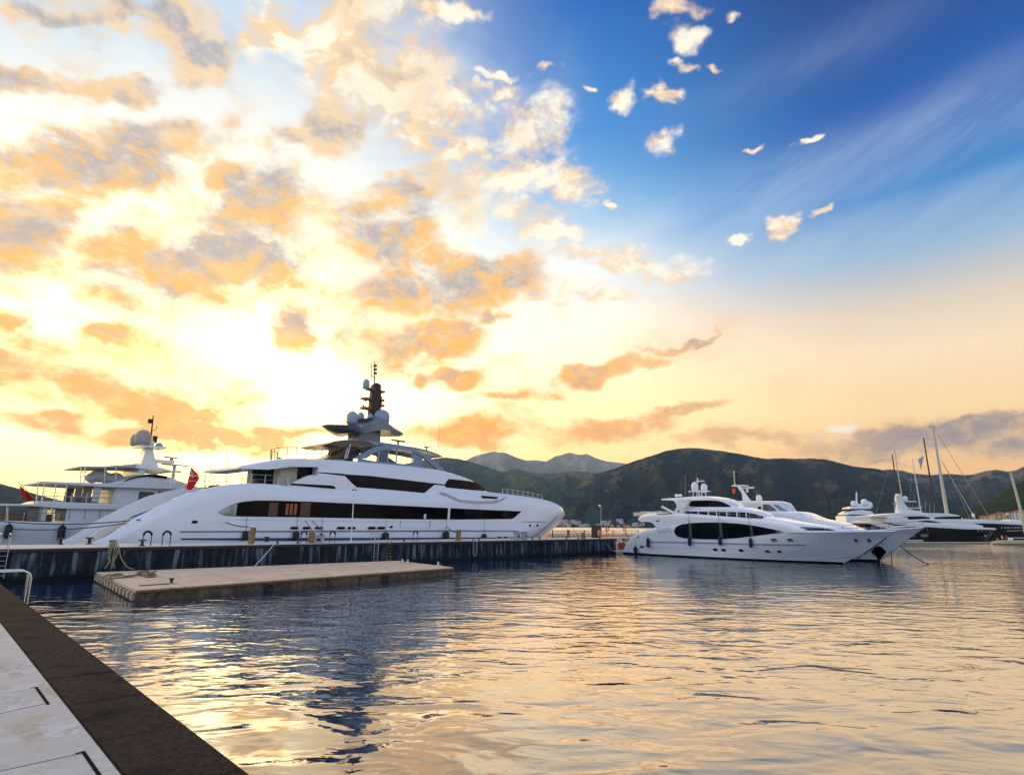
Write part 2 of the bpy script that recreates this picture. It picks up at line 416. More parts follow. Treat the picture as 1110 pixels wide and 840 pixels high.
# ------------------------------------------------------------------ hills and mountains
def hill_mat(name, c1, c2, c3, sc=1.0):
    m = bpy.data.materials.new(name); m.use_nodes = True; nt = m.node_tree; q = G(nt); b = nt.nodes['Principled BSDF']
    co = q.n('ShaderNodeTexCoord').outputs['Object']
    n1 = q.noise(co, .0012 * sc, 6, .62, .5); n2 = q.noise(q.mapping(co, scale=(1, 1, 2.5)), .006 * sc, 6, .7, .3)
    n3 = q.noise(co, .05 * sc, 3, .7)
    col = q.mix(q.mr(n1, .42, .6), (*c1, 1), (*c2, 1))
    ba = q.n('ShaderNodeAttribute', attribute_name='bare_lit').outputs['Fac']
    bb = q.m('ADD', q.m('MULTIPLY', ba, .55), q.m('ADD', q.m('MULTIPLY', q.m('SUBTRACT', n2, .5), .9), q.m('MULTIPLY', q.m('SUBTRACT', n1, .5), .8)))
    col = q.mix(q.m('MULTIPLY', q.mr(bb, .16, .36), .85), col, (*c3, 1))  # ochre crests: part exposed ground, part sunlit patches put into colour
    col = q.mix(q.mr(ba, .4, .1, 0, .6), col, (*[x * .5 for x in c1], 1))  # wooded gullies darkened in colour, since the light gives little relief
    col = q.mix(q.mr(n3, .3, .7, 0, .55), col, (*[x * .45 for x in c1], 1))
    nt.links.new(col, b.inputs['Base Color']); b.inputs['Roughness'].default_value = 1; b.inputs['Specular IOR Level'].default_value = .1
    bn = q.n('ShaderNodeBump'); bn.inputs['Strength'].default_value = 1; bn.inputs['Distance'].default_value = 26 / sc
    q.put(bn.inputs['Height'], q.m('ADD', q.noise(co, .018 * sc, 5, .75), q.m('MULTIPLY', n2, 2.5))); nt.links.new(bn.outputs[0], b.inputs['Normal'])
    return m
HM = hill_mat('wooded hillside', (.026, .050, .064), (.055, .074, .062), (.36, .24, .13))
HF = hill_mat('haze-pale far mountain', (.40, .37, .29), (.50, .44, .34), (.6, .5, .4), .5)  # pale base colour stands in for thick distant haze
HG = hill_mat('near wooded hill', (.03, .05, .02), (.07, .08, .03), (.14, .12, .06), 3)
RIDGES = {}; BARE_LIT = [0]
def ridge_fn(pts, D, wf, wb, seed, amp=.5, spur=500.0):
    spur *= .7
    P2 = sorted((azel(x, y)) for x, y in pts)
    def hr(a): return CAM_H + D * math.tan(interp(P2, a)) * 1.0
    def f(a, r):
        u = (r - D) / (wf if r < D else wb)
        if abs(u) >= 1: return -8 if u < 0 else -8
        x, y = r * math.sin(a), r * math.cos(a)
        n = MN.ridged_multi_fractal(Vector((a * D / spur + seed, r / spur * .55, seed * 3.1)), 1.0, 2.1, 4, 1.0, 2.0) / 2.2
        n2 = MN.fractal(Vector((x / 260 + seed, y / 260, seed)), .9, 2.1, 6)
        au = abs(u); H0 = hr(a)
        prof = (1 - au) ** (1.0 + .15 * math.sin(a * 40 + seed))
        bell = 4 * au * (1 - au)
        BARE_LIT[0] = n
        z = H0 * prof + bell * H0 * amp * 1.7 * (n - .55) + bell ** .5 * H0 * .07 * n2 + H0 * .01 * n2 * (1 - bell)
        lim = CAM_H + (H0 - CAM_H) * r / D
        if u < 0: z = min(z, lim * .985 + 0.0)
        return z - 6 * au * (u < 0)
    return f, P2
def ridge(name, pts, D, wf, wb, seed, m, nt=520, ns=110, amp=.5, spur=500.0):
    f, P2 = ridge_fn(pts, D, wf, wb, seed, amp, spur)
    RIDGES[name + str(seed)] = f
    a0, a1 = P2[0][0], P2[-1][0]; rows = []; att = []
    for j in range(ns):
        t = j / (ns - 1); t = t ** .9
        r = (D - wf) + (wf + wb * .5) * t; row = []
        for i in range(nt):
            a = a0 + (a1 - a0) * i / (nt - 1); BARE_LIT[0] = 0
            row.append(Vector((r * math.sin(a), r * math.cos(a), f(a, r)))); att.append(BARE_LIT[0] * (.12 + .95 * t ** 1.3))
        rows.append(row)
    me = bpy.data.meshes.new(name); n_ = nt
    me.from_pydata([v for w in rows for v in w], [], [(i * n_ + k, i * n_ + k + 1, (i + 1) * n_ + k + 1, (i + 1) * n_ + k) for i in range(ns - 1) for k in range(n_ - 1)])
    at_ = me.attributes.new('bare_lit', 'FLOAT', 'POINT'); at_.data.foreach_set('value', att)       # ochre crests of spurs, also painting in sunlit patches
    me.shade_smooth(); me.materials.append(m)
    o = bpy.data.objects.new(name, me); C.objects.link(o)
    return struct(o)
far_pts = [(380, 520), (470, 506), (500, 500.5), (512, 494), (522, 491), (536, 488), (548, 489.5), (558, 494), (570, 498), (580, 497.5), (592, 499), (602, 493), (612, 490), (618, 489.3), (628, 492),
           (636, 491), (646, 495.5), (658, 499), (668, 500), (690, 503), (760, 510), (860, 520)]
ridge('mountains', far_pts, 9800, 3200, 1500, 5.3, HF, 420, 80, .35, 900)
m1 = [(-160, 560), (330, 548), (420, 505), (470, 496), (483, 494.5), (499, 496.5), (516, 501), (533, 507), (545, 511), (555, 507.3), (563, 507.6), (572, 510.4), (587, 512.5), (607, 511.4), (624, 509.4), (640, 511), (660, 514), (700, 525), (760, 545)]
HM1 = hill_mat('hazy wooded mountain', (.06, .12, .10), (.11, .15, .10), (.26, .20, .12))  # hazier ridge: haze put into the lighter teal colour
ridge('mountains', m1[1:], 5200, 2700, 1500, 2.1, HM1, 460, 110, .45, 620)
m2 = [(590, 556), (620, 530), (645, 513), (666, 507), (680, 501.5), (691, 497.5), (705, 493.5), (721, 487.5), (735, 485), (747, 484), (757, 484.6), (767, 487), (785, 489), (802, 491), (818, 494.5), (832, 496.5),
      (848, 495.5), (863, 497.5), (880, 496.5), (893, 497), (908, 500), (923, 504), (938, 506), (954, 508), (975, 516), (1010, 530), (1050, 541), (1090, 552), (1130, 566)]
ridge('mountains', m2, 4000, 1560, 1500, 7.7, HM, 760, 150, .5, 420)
m3 = [(900, 515), (940, 511), (964, 507.5), (978, 509), (989, 512), (1008, 514), (1029, 512.5), (1045, 514), (1054, 513.5), (1068, 509.5), (1080, 508), (1092, 510), (1101, 509), (1110, 504.5), (1140, 498), (1200, 500)]
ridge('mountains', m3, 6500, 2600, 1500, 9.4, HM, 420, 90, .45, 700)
m4 = [(1030, 562), (1050, 551), (1067, 543.5), (1081, 536), (1090, 530), (1102, 523.5), (1112, 519), (1140, 508), (1200, 495)]
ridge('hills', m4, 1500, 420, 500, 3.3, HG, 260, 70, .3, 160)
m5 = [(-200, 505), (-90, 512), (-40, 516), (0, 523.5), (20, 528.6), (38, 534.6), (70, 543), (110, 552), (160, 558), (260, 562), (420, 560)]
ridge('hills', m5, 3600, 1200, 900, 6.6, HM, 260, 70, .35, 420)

# ------------------------------------------------------------------ air
q = MB(); q.box(-8200, 8200, -900, 10800, -9, 1500)
hz = stuff(q.build('haze', bpy.data.materials.new('haze air'), smooth=0))
hm = hz.data.materials[0]; hm.use_nodes = True; hm.node_tree.nodes.clear()
hq = G(hm.node_tree); pv = hq.n('ShaderNodeVolumePrincipled'); pv.inputs['Color'].default_value = (.55, .76, 1.0, 1)
pv.inputs['Density'].default_value = .00003; pv.inputs['Anisotropy'].default_value = .3
ho = hq.n('ShaderNodeOutputMaterial'); hm.node_tree.links.new(pv.outputs[0], ho.inputs['Volume'])
# ------------------------------------------------------------------ common materials
WHITE = mat('white gelcoat', (.80, .81, .83), .22, var=.02, vscale=.6, coat=.6)
WHITE2 = mat('ivory gelcoat', (.76, .74, .69), .3, var=.04, vscale=.8, coat=.4)
DECKW = mat('pale deck', (.62, .56, .47), .6, var=.1, vscale=2)
CREAM = mat('cream stair tread', (.72, .62, .46), .6, var=.08)
GREYP = mat('grey painted metal', (.33, .36, .40), .35, var=.06, coat=.3)
BLUEG = mat('blue grey metallic paint', (.13, .22, .31), .25, .45, var=.1, vscale=.8, coat=.6)
DARKG = mat('dark glass', (.006, .004, .004), .05, var=.3, vscale=.5, spec=.12, dirt=(.018, .009, .005), dscale=.55)
TEALG = mat('teal dark glass', (.004, .009, .011), .05, var=.5, vscale=.4, spec=.15, dirt=(.006, .028, .03), dscale=.35)
BLACK = mat('black rubber', (.012, .012, .014), .55, var=.2)
BOOT = mat('blue boot stripe', (.02, .07, .16), .3, var=.1)
STEEL = mat('stainless steel', (.62, .60, .57), .25, .9, var=.1)
MASTB = mat('dark brown mast', (.045, .016, .01), .4, .2, var=.3)
TEAK = mat('varnished wood', (.22, .10, .04), .4, var=.2, vscale=6)
NAVYH = mat('black hull paint', (.006, .006, .007), .35, var=.2, spec=.12)
RED = mat('red cloth', (.75, .012, .015), .8, var=.15)
ORANGE = mat('orange plastic', (.75, .09, .02), .5, var=.1)
TIMBER = mat('weathered timber post', (.27, .16, .06), .85, var=.35, vscale=9, bump=.02, bscale=30, dirt=(.05, .03, .02), dscale=7)
CONC = mat('pier concrete top', (.70, .58, .48), .85, var=.1, vscale=1.2, bump=.003, bscale=60, dirt=(.52, .43, .36), dscale=.8)
ROPE = mat('tan mooring rope', (.36, .29, .16), .9, var=.35, vscale=30)
ROPED = mat('dark mooring line', (.03, .035, .04), .9, var=.2)
FENC = mat('navy fender cover', (.02, .022, .045), .85, var=.2)
CLOTH = mat('grey awning cloth', (.42, .40, .38), .8, var=.08)
YEL = mat('yellow plastic sleeve', (.55, .40, .08), .6, var=.2)
BROWNP = mat('warm brown panel', (.20, .15, .11), .7, var=.3, vscale=1.5)  # brown of the far left yacht's deck panels and furniture

# ------------------------------------------------------------------ the pier
class Frame:
    def __init__(s, p0, p1):
        s.O = Vector((p0[0], p0[1])); d = Vector((p1[0] - p0[0], p1[1] - p0[1])); s.L = d.length; s.e = d / s.L
        s.n = Vector((-s.e.y, s.e.x)); s.ang = math.atan2(s.e.y, s.e.x)
    def hit(s, px, py, y=0.0):                 # photo point on the vertical plane at local y
        d = ray(px, py); k = s.n.x * d.x + s.n.y * d.y
        t = (y - (s.n.x * -s.O.x + s.n.y * -s.O.y)) / k
        p = CO + d * t; q = Vector((p.x, p.y)) - s.O
        return q.dot(s.e), p.z
    def flat(s, px, py, z):                    # photo point on a level at height z
        p = gp(px, py, z); q = Vector((p.x, p.y)) - s.O
        return q.dot(s.e), q.dot(s.n)
    def w(s, x, y, z=0.0):
        p = s.O + s.e * x + s.n * y; return Vector((p.x, p.y, z))
PT = 2.15
PA, PB = gp(0, 632.8), gp(668, 599.6)
PF = Frame(PA, PB)
PW_, PL = 8.0, PF.L

def face_mat():
    m = bpy.data.materials.new('stained black pier face'); m.use_nodes = True; nt = m.node_tree; q = G(nt); b = nt.nodes['Principled BSDF']
    co = q.n('ShaderNodeTexCoord').outputs['Object']
    s1 = q.noise(q.mapping(co, scale=(2.2, 1, .22)), 1.0, 5, .6, .15)
    s2 = q.noise(q.mapping(co, scale=(.55, 1, .1)), 1.0, 3, .6)
    s3 = q.noise(q.mapping(co, scale=(7, 1, .5)), 1.0, 4, .6)
    n = q.noise(co, 1.7, 6, .65)
    sx = q.n('ShaderNodeSeparateXYZ'); nt.links.new(co, sx.inputs[0])
    col = q.mix(q.mr(n, .3, .7), (.006, .008, .012, 1), (.020, .025, .034, 1))
    st = q.m('MULTIPLY', q.mr(s1, .48, .64), q.mr(s2, .38, .58))
    st = q.m('MAXIMUM', st, q.m('MULTIPLY', q.mr(s3, .6, .74), .55))
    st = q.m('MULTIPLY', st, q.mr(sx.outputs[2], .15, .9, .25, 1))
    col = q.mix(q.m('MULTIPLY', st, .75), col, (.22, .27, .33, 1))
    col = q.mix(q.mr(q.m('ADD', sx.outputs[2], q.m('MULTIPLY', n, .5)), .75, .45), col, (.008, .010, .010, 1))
    nt.links.new(col, b.inputs['Base Color']); b.inputs['Roughness'].default_value = .75; b.inputs['Specular IOR Level'].default_value = .2
    bn = q.n('ShaderNodeBump'); bn.inputs['Distance'].default_value = .03; q.put(bn.inputs['Height'], n); nt.links.new(bn.outputs[0], b.inputs['Normal'])
    return m
FACE = face_mat()
pier = empty('pier', (PA.x, PA.y, 0), PF.ang, 'long concrete pier with pale top and stained black face across the basin', 'pier')
q = MB(); q.box(-70, PL, 0, PW_, -2, PT - .28)
x = .3
while x < PL:                                   # shallow sheet-pile ribs
    q.box(x, x + .55, -.07, .05, -2, PT - .3); x += 1.25
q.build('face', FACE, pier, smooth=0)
q = MB(); q.box(-70, PL + .1, -.12, PW_ + .1, PT - .27, PT - .06); q.build('edge_beam', mat('dark edge rubber', (.02, .02, .024), .6, var=.3), pier, 0, bevel=.03)
q = MB(); q.box(-70, PL + .06, -.06, PW_ + .06, PT - .057, PT); q.build('deck', CONC, pier, 0, bevel=.015)
q = MB()
for k in range(-10, 13): q.box(k * 6 - .012, k * 6 + .012, .1, PW_ - .1, PT + .001, PT + .004)
q.build('joint', mat('joint filler', (.12, .10, .09), .9), pier, 0)
E_ = 0
def pp(px, py):                                # point on the pier top from the photo, kept on the deck
    x_, y_ = PF.flat(px, py, PT); return x_, min(max(y_, .25), PW_ - .25)

# cleat bollards
def bollard(h=.42):
    t = empty('bollard', (0, 0, 0), PF.ang, 'x', 'bollard')
    q = MB(); q.lathe([(.2, 0), (.2, .04), (.1, .07), (.085, h * .7), (.11, h * .8)], seg=14); q.build('post', BLACK, t)
    q = MB(); q.lathe([(.05, h * .76), (.17, h * .82), (.19, h * .92), (.12, h), (.02, h * 1.02)], seg=14, sx=1.5); q.build('head', BLACK, t)
    return t
b0 = bollard()
bl = [(97, .93, 1.25, 'black mushroom bollard in front of the open stair stern of the largest yacht', None),
      (66, .93, 1.1, 'black bollard on the pier beside the far left yacht, left of the rope-wrapped one', None),
      (154.5, .12, 1.1, 'black bollard on the pier edge just right of the rope-wrapped bollard', None),
      (289, .9, 1.1, 'black bollard right of the tall yellowish timber post', None)]
for i, (px, fr, scl, lab, gr) in enumerate(bl):
    yy = fr * PW_
    s_, z_ = PF.hit(px, 586, yy)
    o = b0 if i == 0 else dup(b0, (0, 0, 0))
    o.location = PF.w(s_, yy, PT); o.scale = (scl,) * 3; o['label'] = lab
for i, px in enumerate((301, 323, 438, 513, 519, 577, 585, 614, 627, 634, 650)):
    s_, z_ = PF.hit(px, 586, .22)
    o = dup(b0, PF.w(s_, .22, PT), PF.ang, 'small black cleat bollard along the front edge of the pier', 'small bollards on the pier edge', (.75, .75, .8))

# hoop rails
def hoop():
    t = empty('hoop_rail', (0, 0, 0), PF.ang, 'x', 'hoop rail')
    w, h = .28, 1.05
    arc = [(-w, 0, 0), (-w, 0, h - w)] + [(-w * math.cos(a), 0, h - w + w * math.sin(a)) for a in (R(30), R(60), R(90), R(120), R(150))] + [(w, 0, h - w), (w, 0, 0)]
    q = MB(); q.tube(arc, .035, 8); q.build('frame', mat('dark painted tube', (.03, .03, .035), .4, .3), t)
    q = MB(); q.tube(arc[1:-1], .085, 8); q.build('padding', BLACK, t)
    return t
h0 = hoop()
for i, (px, lab) in enumerate(((159, 'left one of two black padded hoop rails by the largest yacht stern'),
                               (180, 'right one of two black padded hoop rails by the largest yacht stern'),
                               (329, 'black padded hoop rail just left of the shorter timber post'),
                               (360, 'black padded hoop rail standing alone left of the thin light pole'),
                               (450, 'black padded hoop rail right of the yellow ladder sleeve'))):
    s_, z_ = PF.hit(px, 588, .7)
    o = h0 if i == 0 else dup(h0, (0, 0, 0))
    o.location = PF.w(s_, .7, PT); o['label'] = lab
# timber mooring posts
def timber(px, hp, r, lab, yy=1.0):
    s_, z_ = PF.hit(px, 588, yy); h = PF.hit(px, hp, yy)[1] - PT
    q = MB(); q.lathe([(r * 1.02, 0), (r, h * .5), (r * .96, h - .03), (r * .86, h), (.01, h + .005)], seg=12)
    o = q.build('timber_post', TIMBER); o.location = PF.w(s_, yy, PT); o.rotation_euler = (0, R(4), PF.ang)
    tag(o, lab, 'post', 'timber posts on the pier')
timber(272, 571.5, .25, 'tall yellowish round timber post on the left half of the pier')
timber(337, 577, .28, 'short weathered timber post just left of the thin light pole')
timber(496.5, 574, .28, 'grey-brown timber post on the middle of the pier by the dark fender')
timber(632, 577, .28, 'brown timber post left of the hose reel cabinet near the pier end')
timber(616, 574, .22, 'slim dark timber post at the left end of the pier handrail', 6.5)
# concrete blocks
def blk(px, hp, w, lab, yy=1.2):
    s_, _ = PF.hit(px, 586, yy); h = PF.hit(px, hp, yy)[1] - PT
    t = empty('service_pedestal', PF.w(s_, yy, PT), PF.ang, lab, 'service pedestal')
    q = MB(); q.box(-w, w, -.3, .3, 0, h * .8); q.build('cabinet', mat('pale pedestal', (.42, .40, .37), .6), t, 0, bevel=.04)
    q = MB(); q.box(-w - .05, w + .05, -.36, .36, h * .8 + .002, h); q.build('lid', GREYP, t, 0, bevel=.04)
    q = MB(); q.box(-w * .5, w * .3, -.33, -.303, h * .25, h * .6); q.build('hatch', BLACK, t, 0)
blk(560.5, 576.5, .34, 'low pale service pedestal on the pier beneath the bow of the largest yacht')
blk(568.5, 576, .3, 'smaller pale service pedestal, right one of the two beneath the bow')
blk(344, 580, .55, 'low white service pedestal right of the short timber post')
# pole with camera
s_, _ = PF.hit(380.5, 586.5, 2.0); hh = PF.hit(383, 527, 2.0)[1] - PT
t = empty('light_pole', PF.w(s_, 2.0, PT), PF.ang, 'thin white light pole standing before the long dark window band', 'light pole')
q = MB(); q.tube([(0, 0, 0), (0, 0, hh)], .06, 10, .045); q.build('pole', WHITE2, t)
q = MB(); q.ball((-.14, 0, hh - .35), .08); q.ball((.2, 0, hh - .35), .08); q.tube([(-.14, 0, hh - .35), (.2, 0, hh - .35)], .02, 6); q.build('camera', BLACK, t)
q = MB(); q.lathe([(.11, hh - .15), (.14, hh), (.05, hh + .08)], seg=12); q.build('lamp', WHITE2, t)
# lamp at pier end
s_, _ = PF.hit(652, 583, 5.5); hh = PF.hit(651.5, 548, 5.5)[1] - PT
t = empty('street_lamp', PF.w(s_, 5.5, PT), PF.ang, 'slim grey lamp post with small round head at the pier end', 'lamp post')
q = MB(); q.tube([(0, 0, 0), (0, 0, hh)], .08, 10, .05); q.build('pole', GREYP, t)
q = MB(); q.tube([(0, 0, hh - .1), (-.25, 0, hh)], .03, 6); q.ball((-.3, 0, hh - .03), .2); q.build('lamp', WHITE2, t)
# hose reel cabinet
s_, _ = PF.hit(648.5, 582.5, 3.5); hh = PF.hit(648, 569, 3.5)[1] - PT
t = empty('hose_cabinet', PF.w(s_, 3.5, PT), PF.ang, 'dark cabinet with a round orange hose reel near the pier end', 'cabinet')
q = MB(); q.box(-.95, .85, 0, .6, 0, hh); q.build('cabinet', mat('brown cabinet', (.06, .045, .04), .6), t, 0, bevel=.03)
q = MB(); q.lathe([(.01, -.07), (.5, -.07), (.58, -.03), (.58, .03), (.5, .07), (.01, .07)], c=(.15, -.12, .62), seg=24, M=Matrix.Rotation(R(90), 3, 'X')); q.build('reel', mat('tan hose reel', (.72, .36, .12), .5), t)
q = MB(); q.lathe([(.01, -.03), (.09, -.03), (.09, .03), (.01, .03)], c=(.15, -.22, .62), seg=12, M=Matrix.Rotation(R(90), 3, 'X')); q.build('hub', BLACK, t)
# lifebuoys on stands
def lifebuoy(px, py, top, yy, lab):
    s_, _ = PF.hit(px, py, yy); h = PF.hit(px, top, yy)[1] - PT
    t = empty('lifebuoy_stand', PF.w(s_, yy, PT), PF.ang, lab, 'lifebuoy stand', 'lifebuoy stands at the pier end')
    q = MB(); q.tube([(0, .06, 0), (0, .06, h)], .05, 8); q.build('post', ORANGE, t)
    q = MB(); r_, c_ = .36, h - .42
    q.grid([[Vector(((r_ + .09 * math.cos(b)) * math.cos(a), -.05 + .09 * math.sin(b), c_ + (r_ + .09 * math.cos(b)) * math.sin(a))) for b in [k * math.pi / 4 for k in range(8)]] for a in [k * math.pi / 12 for k in range(25)]], closed=True)
    q.build('lifebuoy', ORANGE, t)
lifebuoy(658, 583, 570, 3.2, 'orange lifebuoy on its stand right beside the hose reel cabinet')
lifebuoy(677, 582, 570, 7.2, 'orange lifebuoy on its stand behind the handrail, close to the smaller yacht stern')
# handrail along the back of the pier end and beyond
s0, _ = PF.hit(599, 580, 7.6); s1, _ = PF.hit(692, 580, 7.6)
t = empty('handrail', PF.w(s0, 7.6, PT), PF.ang, 'dark horizontal handrail with posts along the back of the pier end', 'handrail')
n_ = 7; Lr = s1 - s0
q = MB(); q.tube([(0, 0, 1.0), (Lr, 0, 1.0)], .05, 8); q.tube([(0, 0, .12), (Lr, 0, .12)], .03, 6); q.build('rail', BLACK, t)
for k in range(n_):
    q = MB(); q.tube([(k * Lr / (n_ - 1), 0, -.02), (k * Lr / (n_ - 1), 0, 1.0 if k % 2 else 1.12)], .07, 8); q.build('post', TIMBER if k % 3 == 1 else BLACK, t)
# jetty behind that carries the rail
t = empty('rear_jetty', PF.w(PL + .12, 5.6, 0), PF.ang, 'low narrow jetty continuing the pier behind the smaller yacht stern', 'jetty')
q = MB(); q.box(0, s1 - PL + 1, 0, 2.4, PT - .3, PT - .02); q.build('deck', CONC, t, 0, bevel=.02)
for k in range(4):
    q = MB(); q.lathe([(.22, -2), (.22, PT - .31)], c=(1 + k * 4, 1.2, 0), seg=12); q.build('pile', TIMBER, t)
# gangway from the pier end to the stern of the smaller yacht
g0 = PF.w(*pp(664, 583.2), PT + .05); g1 = gp(679, 586.2, 1.7)
# ladders on the face
def ladder(px, lab, m, top=583, n=6, arms=True):
    s_, _ = PF.hit(px, 590, -.15)
    t = empty('pier_ladder', PF.w(s_, -.16, 0), PF.ang, lab, 'ladder')
    for sx_ in (-.24, .24):
        q = MB(); h = PT + .95
        pts = [(sx_, 0, .35), (sx_, 0, h - .25), (sx_, .08, h - .06), (sx_, .25, h), (sx_, .45, h - .06), (sx_, .55, h - .25), (sx_, .56, PT + .01)] if arms else [(sx_, -.02, .35), (sx_, -.02, PT + .3), (sx_, .3, PT + .34)]
        q.tube(pts, .03, 8); q.build('rail', m, t)
    for k in range(n):
        q = MB(); q.tube([(-.24, 0, .5 + k * .3), (.24, 0, .5 + k * .3)], .02, 6); q.build('rung', m, t)
ladder(408, 'stainless steel ladder with hooped handrails on the pier face behind the floating platform', STEEL)
ladder(5, 'stainless steel ladder on the pier face at the far left of the photo', STEEL)
ladder(422, 'narrow yellow ladder on the pier face beside the steel hooped ladder', YEL, arms=False)
# tyre fender / white loop near 515
s_, _ = PF.hit(515, 600, -.2)
q = MB(); q.tube([(-.28, 0, PT - .1), (-.28, 0, .85), (-.15, 0, .55), (.05, 0, .5), (.22, 0, .62), (.3, 0, .9), (.28, 0, PT - .1)], .035, 8)
o = q.build('hanging_rope', mat('pale rope', (.5, .52, .5), .9)); o.location = PF.w(s_, -.16, 0); o.rotation_euler = (0, 0, PF.ang)
tag(o, 'pale looped rope hanging down the pier face below the middle timber post', 'rope')
# rope over the bollard at the left
s_, _ = PF.hit(122, 590, .3)
o = dup(b0, PF.w(s_, .3, PT), PF.ang, 'bollard wrapped in thick tan rope above the corner of the floating platform', None, (1.0, 1.0, 1.1))
rng = random.Random(4)
q = MB()
for k in range(5):
    zz = PT + .1 + k * .06
    q.tube([( .19 * math.cos(a), .3 + .19 * math.sin(a), zz + .02 * math.sin(a * 2 + k)) for a in [j * math.pi / 8 for j in range(17)]], .045, 6)
for k in range(5):
    ox = (k - 2) * .13; w = rng.uniform(-.1, .15)
    q.tube(smoothpts([(ox * .5, .12, PT + .3), (ox, -.14, PT + .02), (ox * 1.2 + w, -.2, PT - .6), (ox * .6 + w, -.22, PT - 1.0), (ox * 1.4 + w * 2, -.26, .7 + (k % 2) * .35)], 4), .04, 6)
q.tube(smoothpts([(.3, -.1, PT), (.5, -.2, 1.4), (.95, -.35, .75), (1.3, -.7, .6)], 5), .045, 6)
o = q.build('mooring_rope', ROPE); o.location = PF.w(s_, 0, 0); o.rotation_euler = (0, 0, PF.ang)
tag(o, 'thick tan mooring rope knotted on a bollard and hanging down to the platform corner', 'rope')

# ------------------------------------------------------------------ floating platform
PZ = .57
c0, c1, c2 = gp(104, 620, PZ), gp(147, 639.5, PZ), gp(492, 614.8, PZ)
FF = Frame(c1, c2); FL = FF.L; FW = abs(FF.flat(104, 620, PZ)[1])
plat = empty('floating_platform', (c1.x, c1.y, 0), FF.ang, 'low floating concrete platform with pale top moored in front of the pier', 'platform')
CONC2 = mat('platform concrete', (.64, .46, .32), .85, var=.12, vscale=.7, bump=.004, bscale=50, dirt=(.44, .31, .21), dscale=1.3)
SIDE = mat('weedy platform side', (.13, .085, .05), .8, var=.5, vscale=2.5, bump=.03, bscale=6, dirt=(.02, .022, .018), dscale=1.6)
qA, qD = FF.flat(104, 620, PZ), FF.flat(431, 607.5, PZ)
def QP(u, v, z=0.0):                            # u along the front, v towards the pier
    x = (FL * u) * (1 - v) + (qA[0] + (qD[0] - qA[0]) * u) * v; y = v * (qA[1] + (qD[1] - qA[1]) * u)
    return Vector((x, y, z))
def qbox(q, u0, u1, v0, v1, z0, z1):
    P_ = [QP(u, v, z) for z in (z0, z1) for u, v in ((u0, v0), (u1, v0), (u1, v1), (u0, v1))]
    q.add(P_, [(0, 3, 2, 1), (4, 5, 6, 7), (0, 1, 5, 4), (1, 2, 6, 5), (2, 3, 7, 6), (3, 0, 4, 7)])
q = MB(); qbox(q, 0, 1, 0, 1, PZ - .15, PZ); q.build('deck', CONC2, plat, 0, bevel=.02)
q = MB(); qbox(q, .004, .996, .006, .994, -.6, PZ - .153); q.build('hull', SIDE, plat, 0)
q = MB(); q.box(0.02, FL - .02, -.05, -.002, PZ - .12, PZ - .04); q.build('rubbing_strip', TIMBER, plat, 0, bevel=.01)
q = MB()
for k in (1, 2, 3): qbox(q, k / 4 - .0008, k / 4 + .0008, .01, .99, PZ + .001, PZ + .004)
qbox(q, .01, .99, .5, .503, PZ + .001, PZ + .005)
q.build('joint', mat('dark joint', (.16, .12, .09), .9), plat, 0)
for k in range(13):                             # square pockets along the end
    v_ = .04 + k * .92 / 12
    q = MB(); qbox(q, -.004, .0045, v_ - .016, v_ + .016, PZ - .50, PZ - .17); q.build('end_block', CONC2, plat, 0, bevel=.01)
for k in range(5):                              # old tyres hung on the front side
    q = MB(); r_ = .2
    q.grid([[Vector((FL * (.12 + k * .19) + (r_ + .07 * math.cos(b)) * math.cos(a), -.13 + .07 * math.sin(b), .16 + (r_ + .07 * math.cos(b)) * math.sin(a))) for b in [j * math.pi / 3 for j in range(6)]] for a in [j * math.pi / 8 for j in range(17)]], closed=True)
    if k in (1, 3): q.build('tyre', BLACK, plat)
def pcleat(px, py, lab, m, sc=1.0):
    x_, y_ = FF.flat(px, py, PZ); y_ = max(y_, .25)
    t = empty('platform_cleat', FF.w(x_, y_, PZ), FF.ang, lab, 'cleat'); t.scale = (sc,) * 3
    q = MB(); q.box(-.3, .3, -.14, .14, 0.002, .05); q.build('base', CONC2, t, 0, bevel=.01)
    q = MB(); q.lathe([(.09, .05), (.07, .18), (.13, .26), (.13, .3), (.02, .31)], seg=12); q.build('head', m, t)
pcleat(185.5, 632.5, 'dark round cleat near the front left edge of the floating platform', BLACK)
pcleat(139, 615.5, 'pale cleat at the back left corner of the floating platform by the coiled rope', STEEL, 1.2)
pcleat(436, 609.5, 'left one of three small pale cleats at the right back edge of the platform', STEEL)
pcleat(442, 610.3, 'middle one of three small pale cleats at the right back edge of the platform', STEEL)
pcleat(475, 612.8, 'small pale cleat at the right tip of the floating platform', STEEL)
x_, y_ = FF.flat(167, 634, PZ)
q = MB(); q.box(-.75, .75, -.1, .1, 0.002, .045); o = q.build('steel_plate', mat('rusty plate', (.12, .08, .05), .7, var=.3), smooth=0, bevel=.01)
o.location = FF.w(x_, y_, PZ); o.rotation_euler = (0, 0, FF.ang); tag(o, 'long dark flat plate lying on the front edge of the floating platform', 'plate')
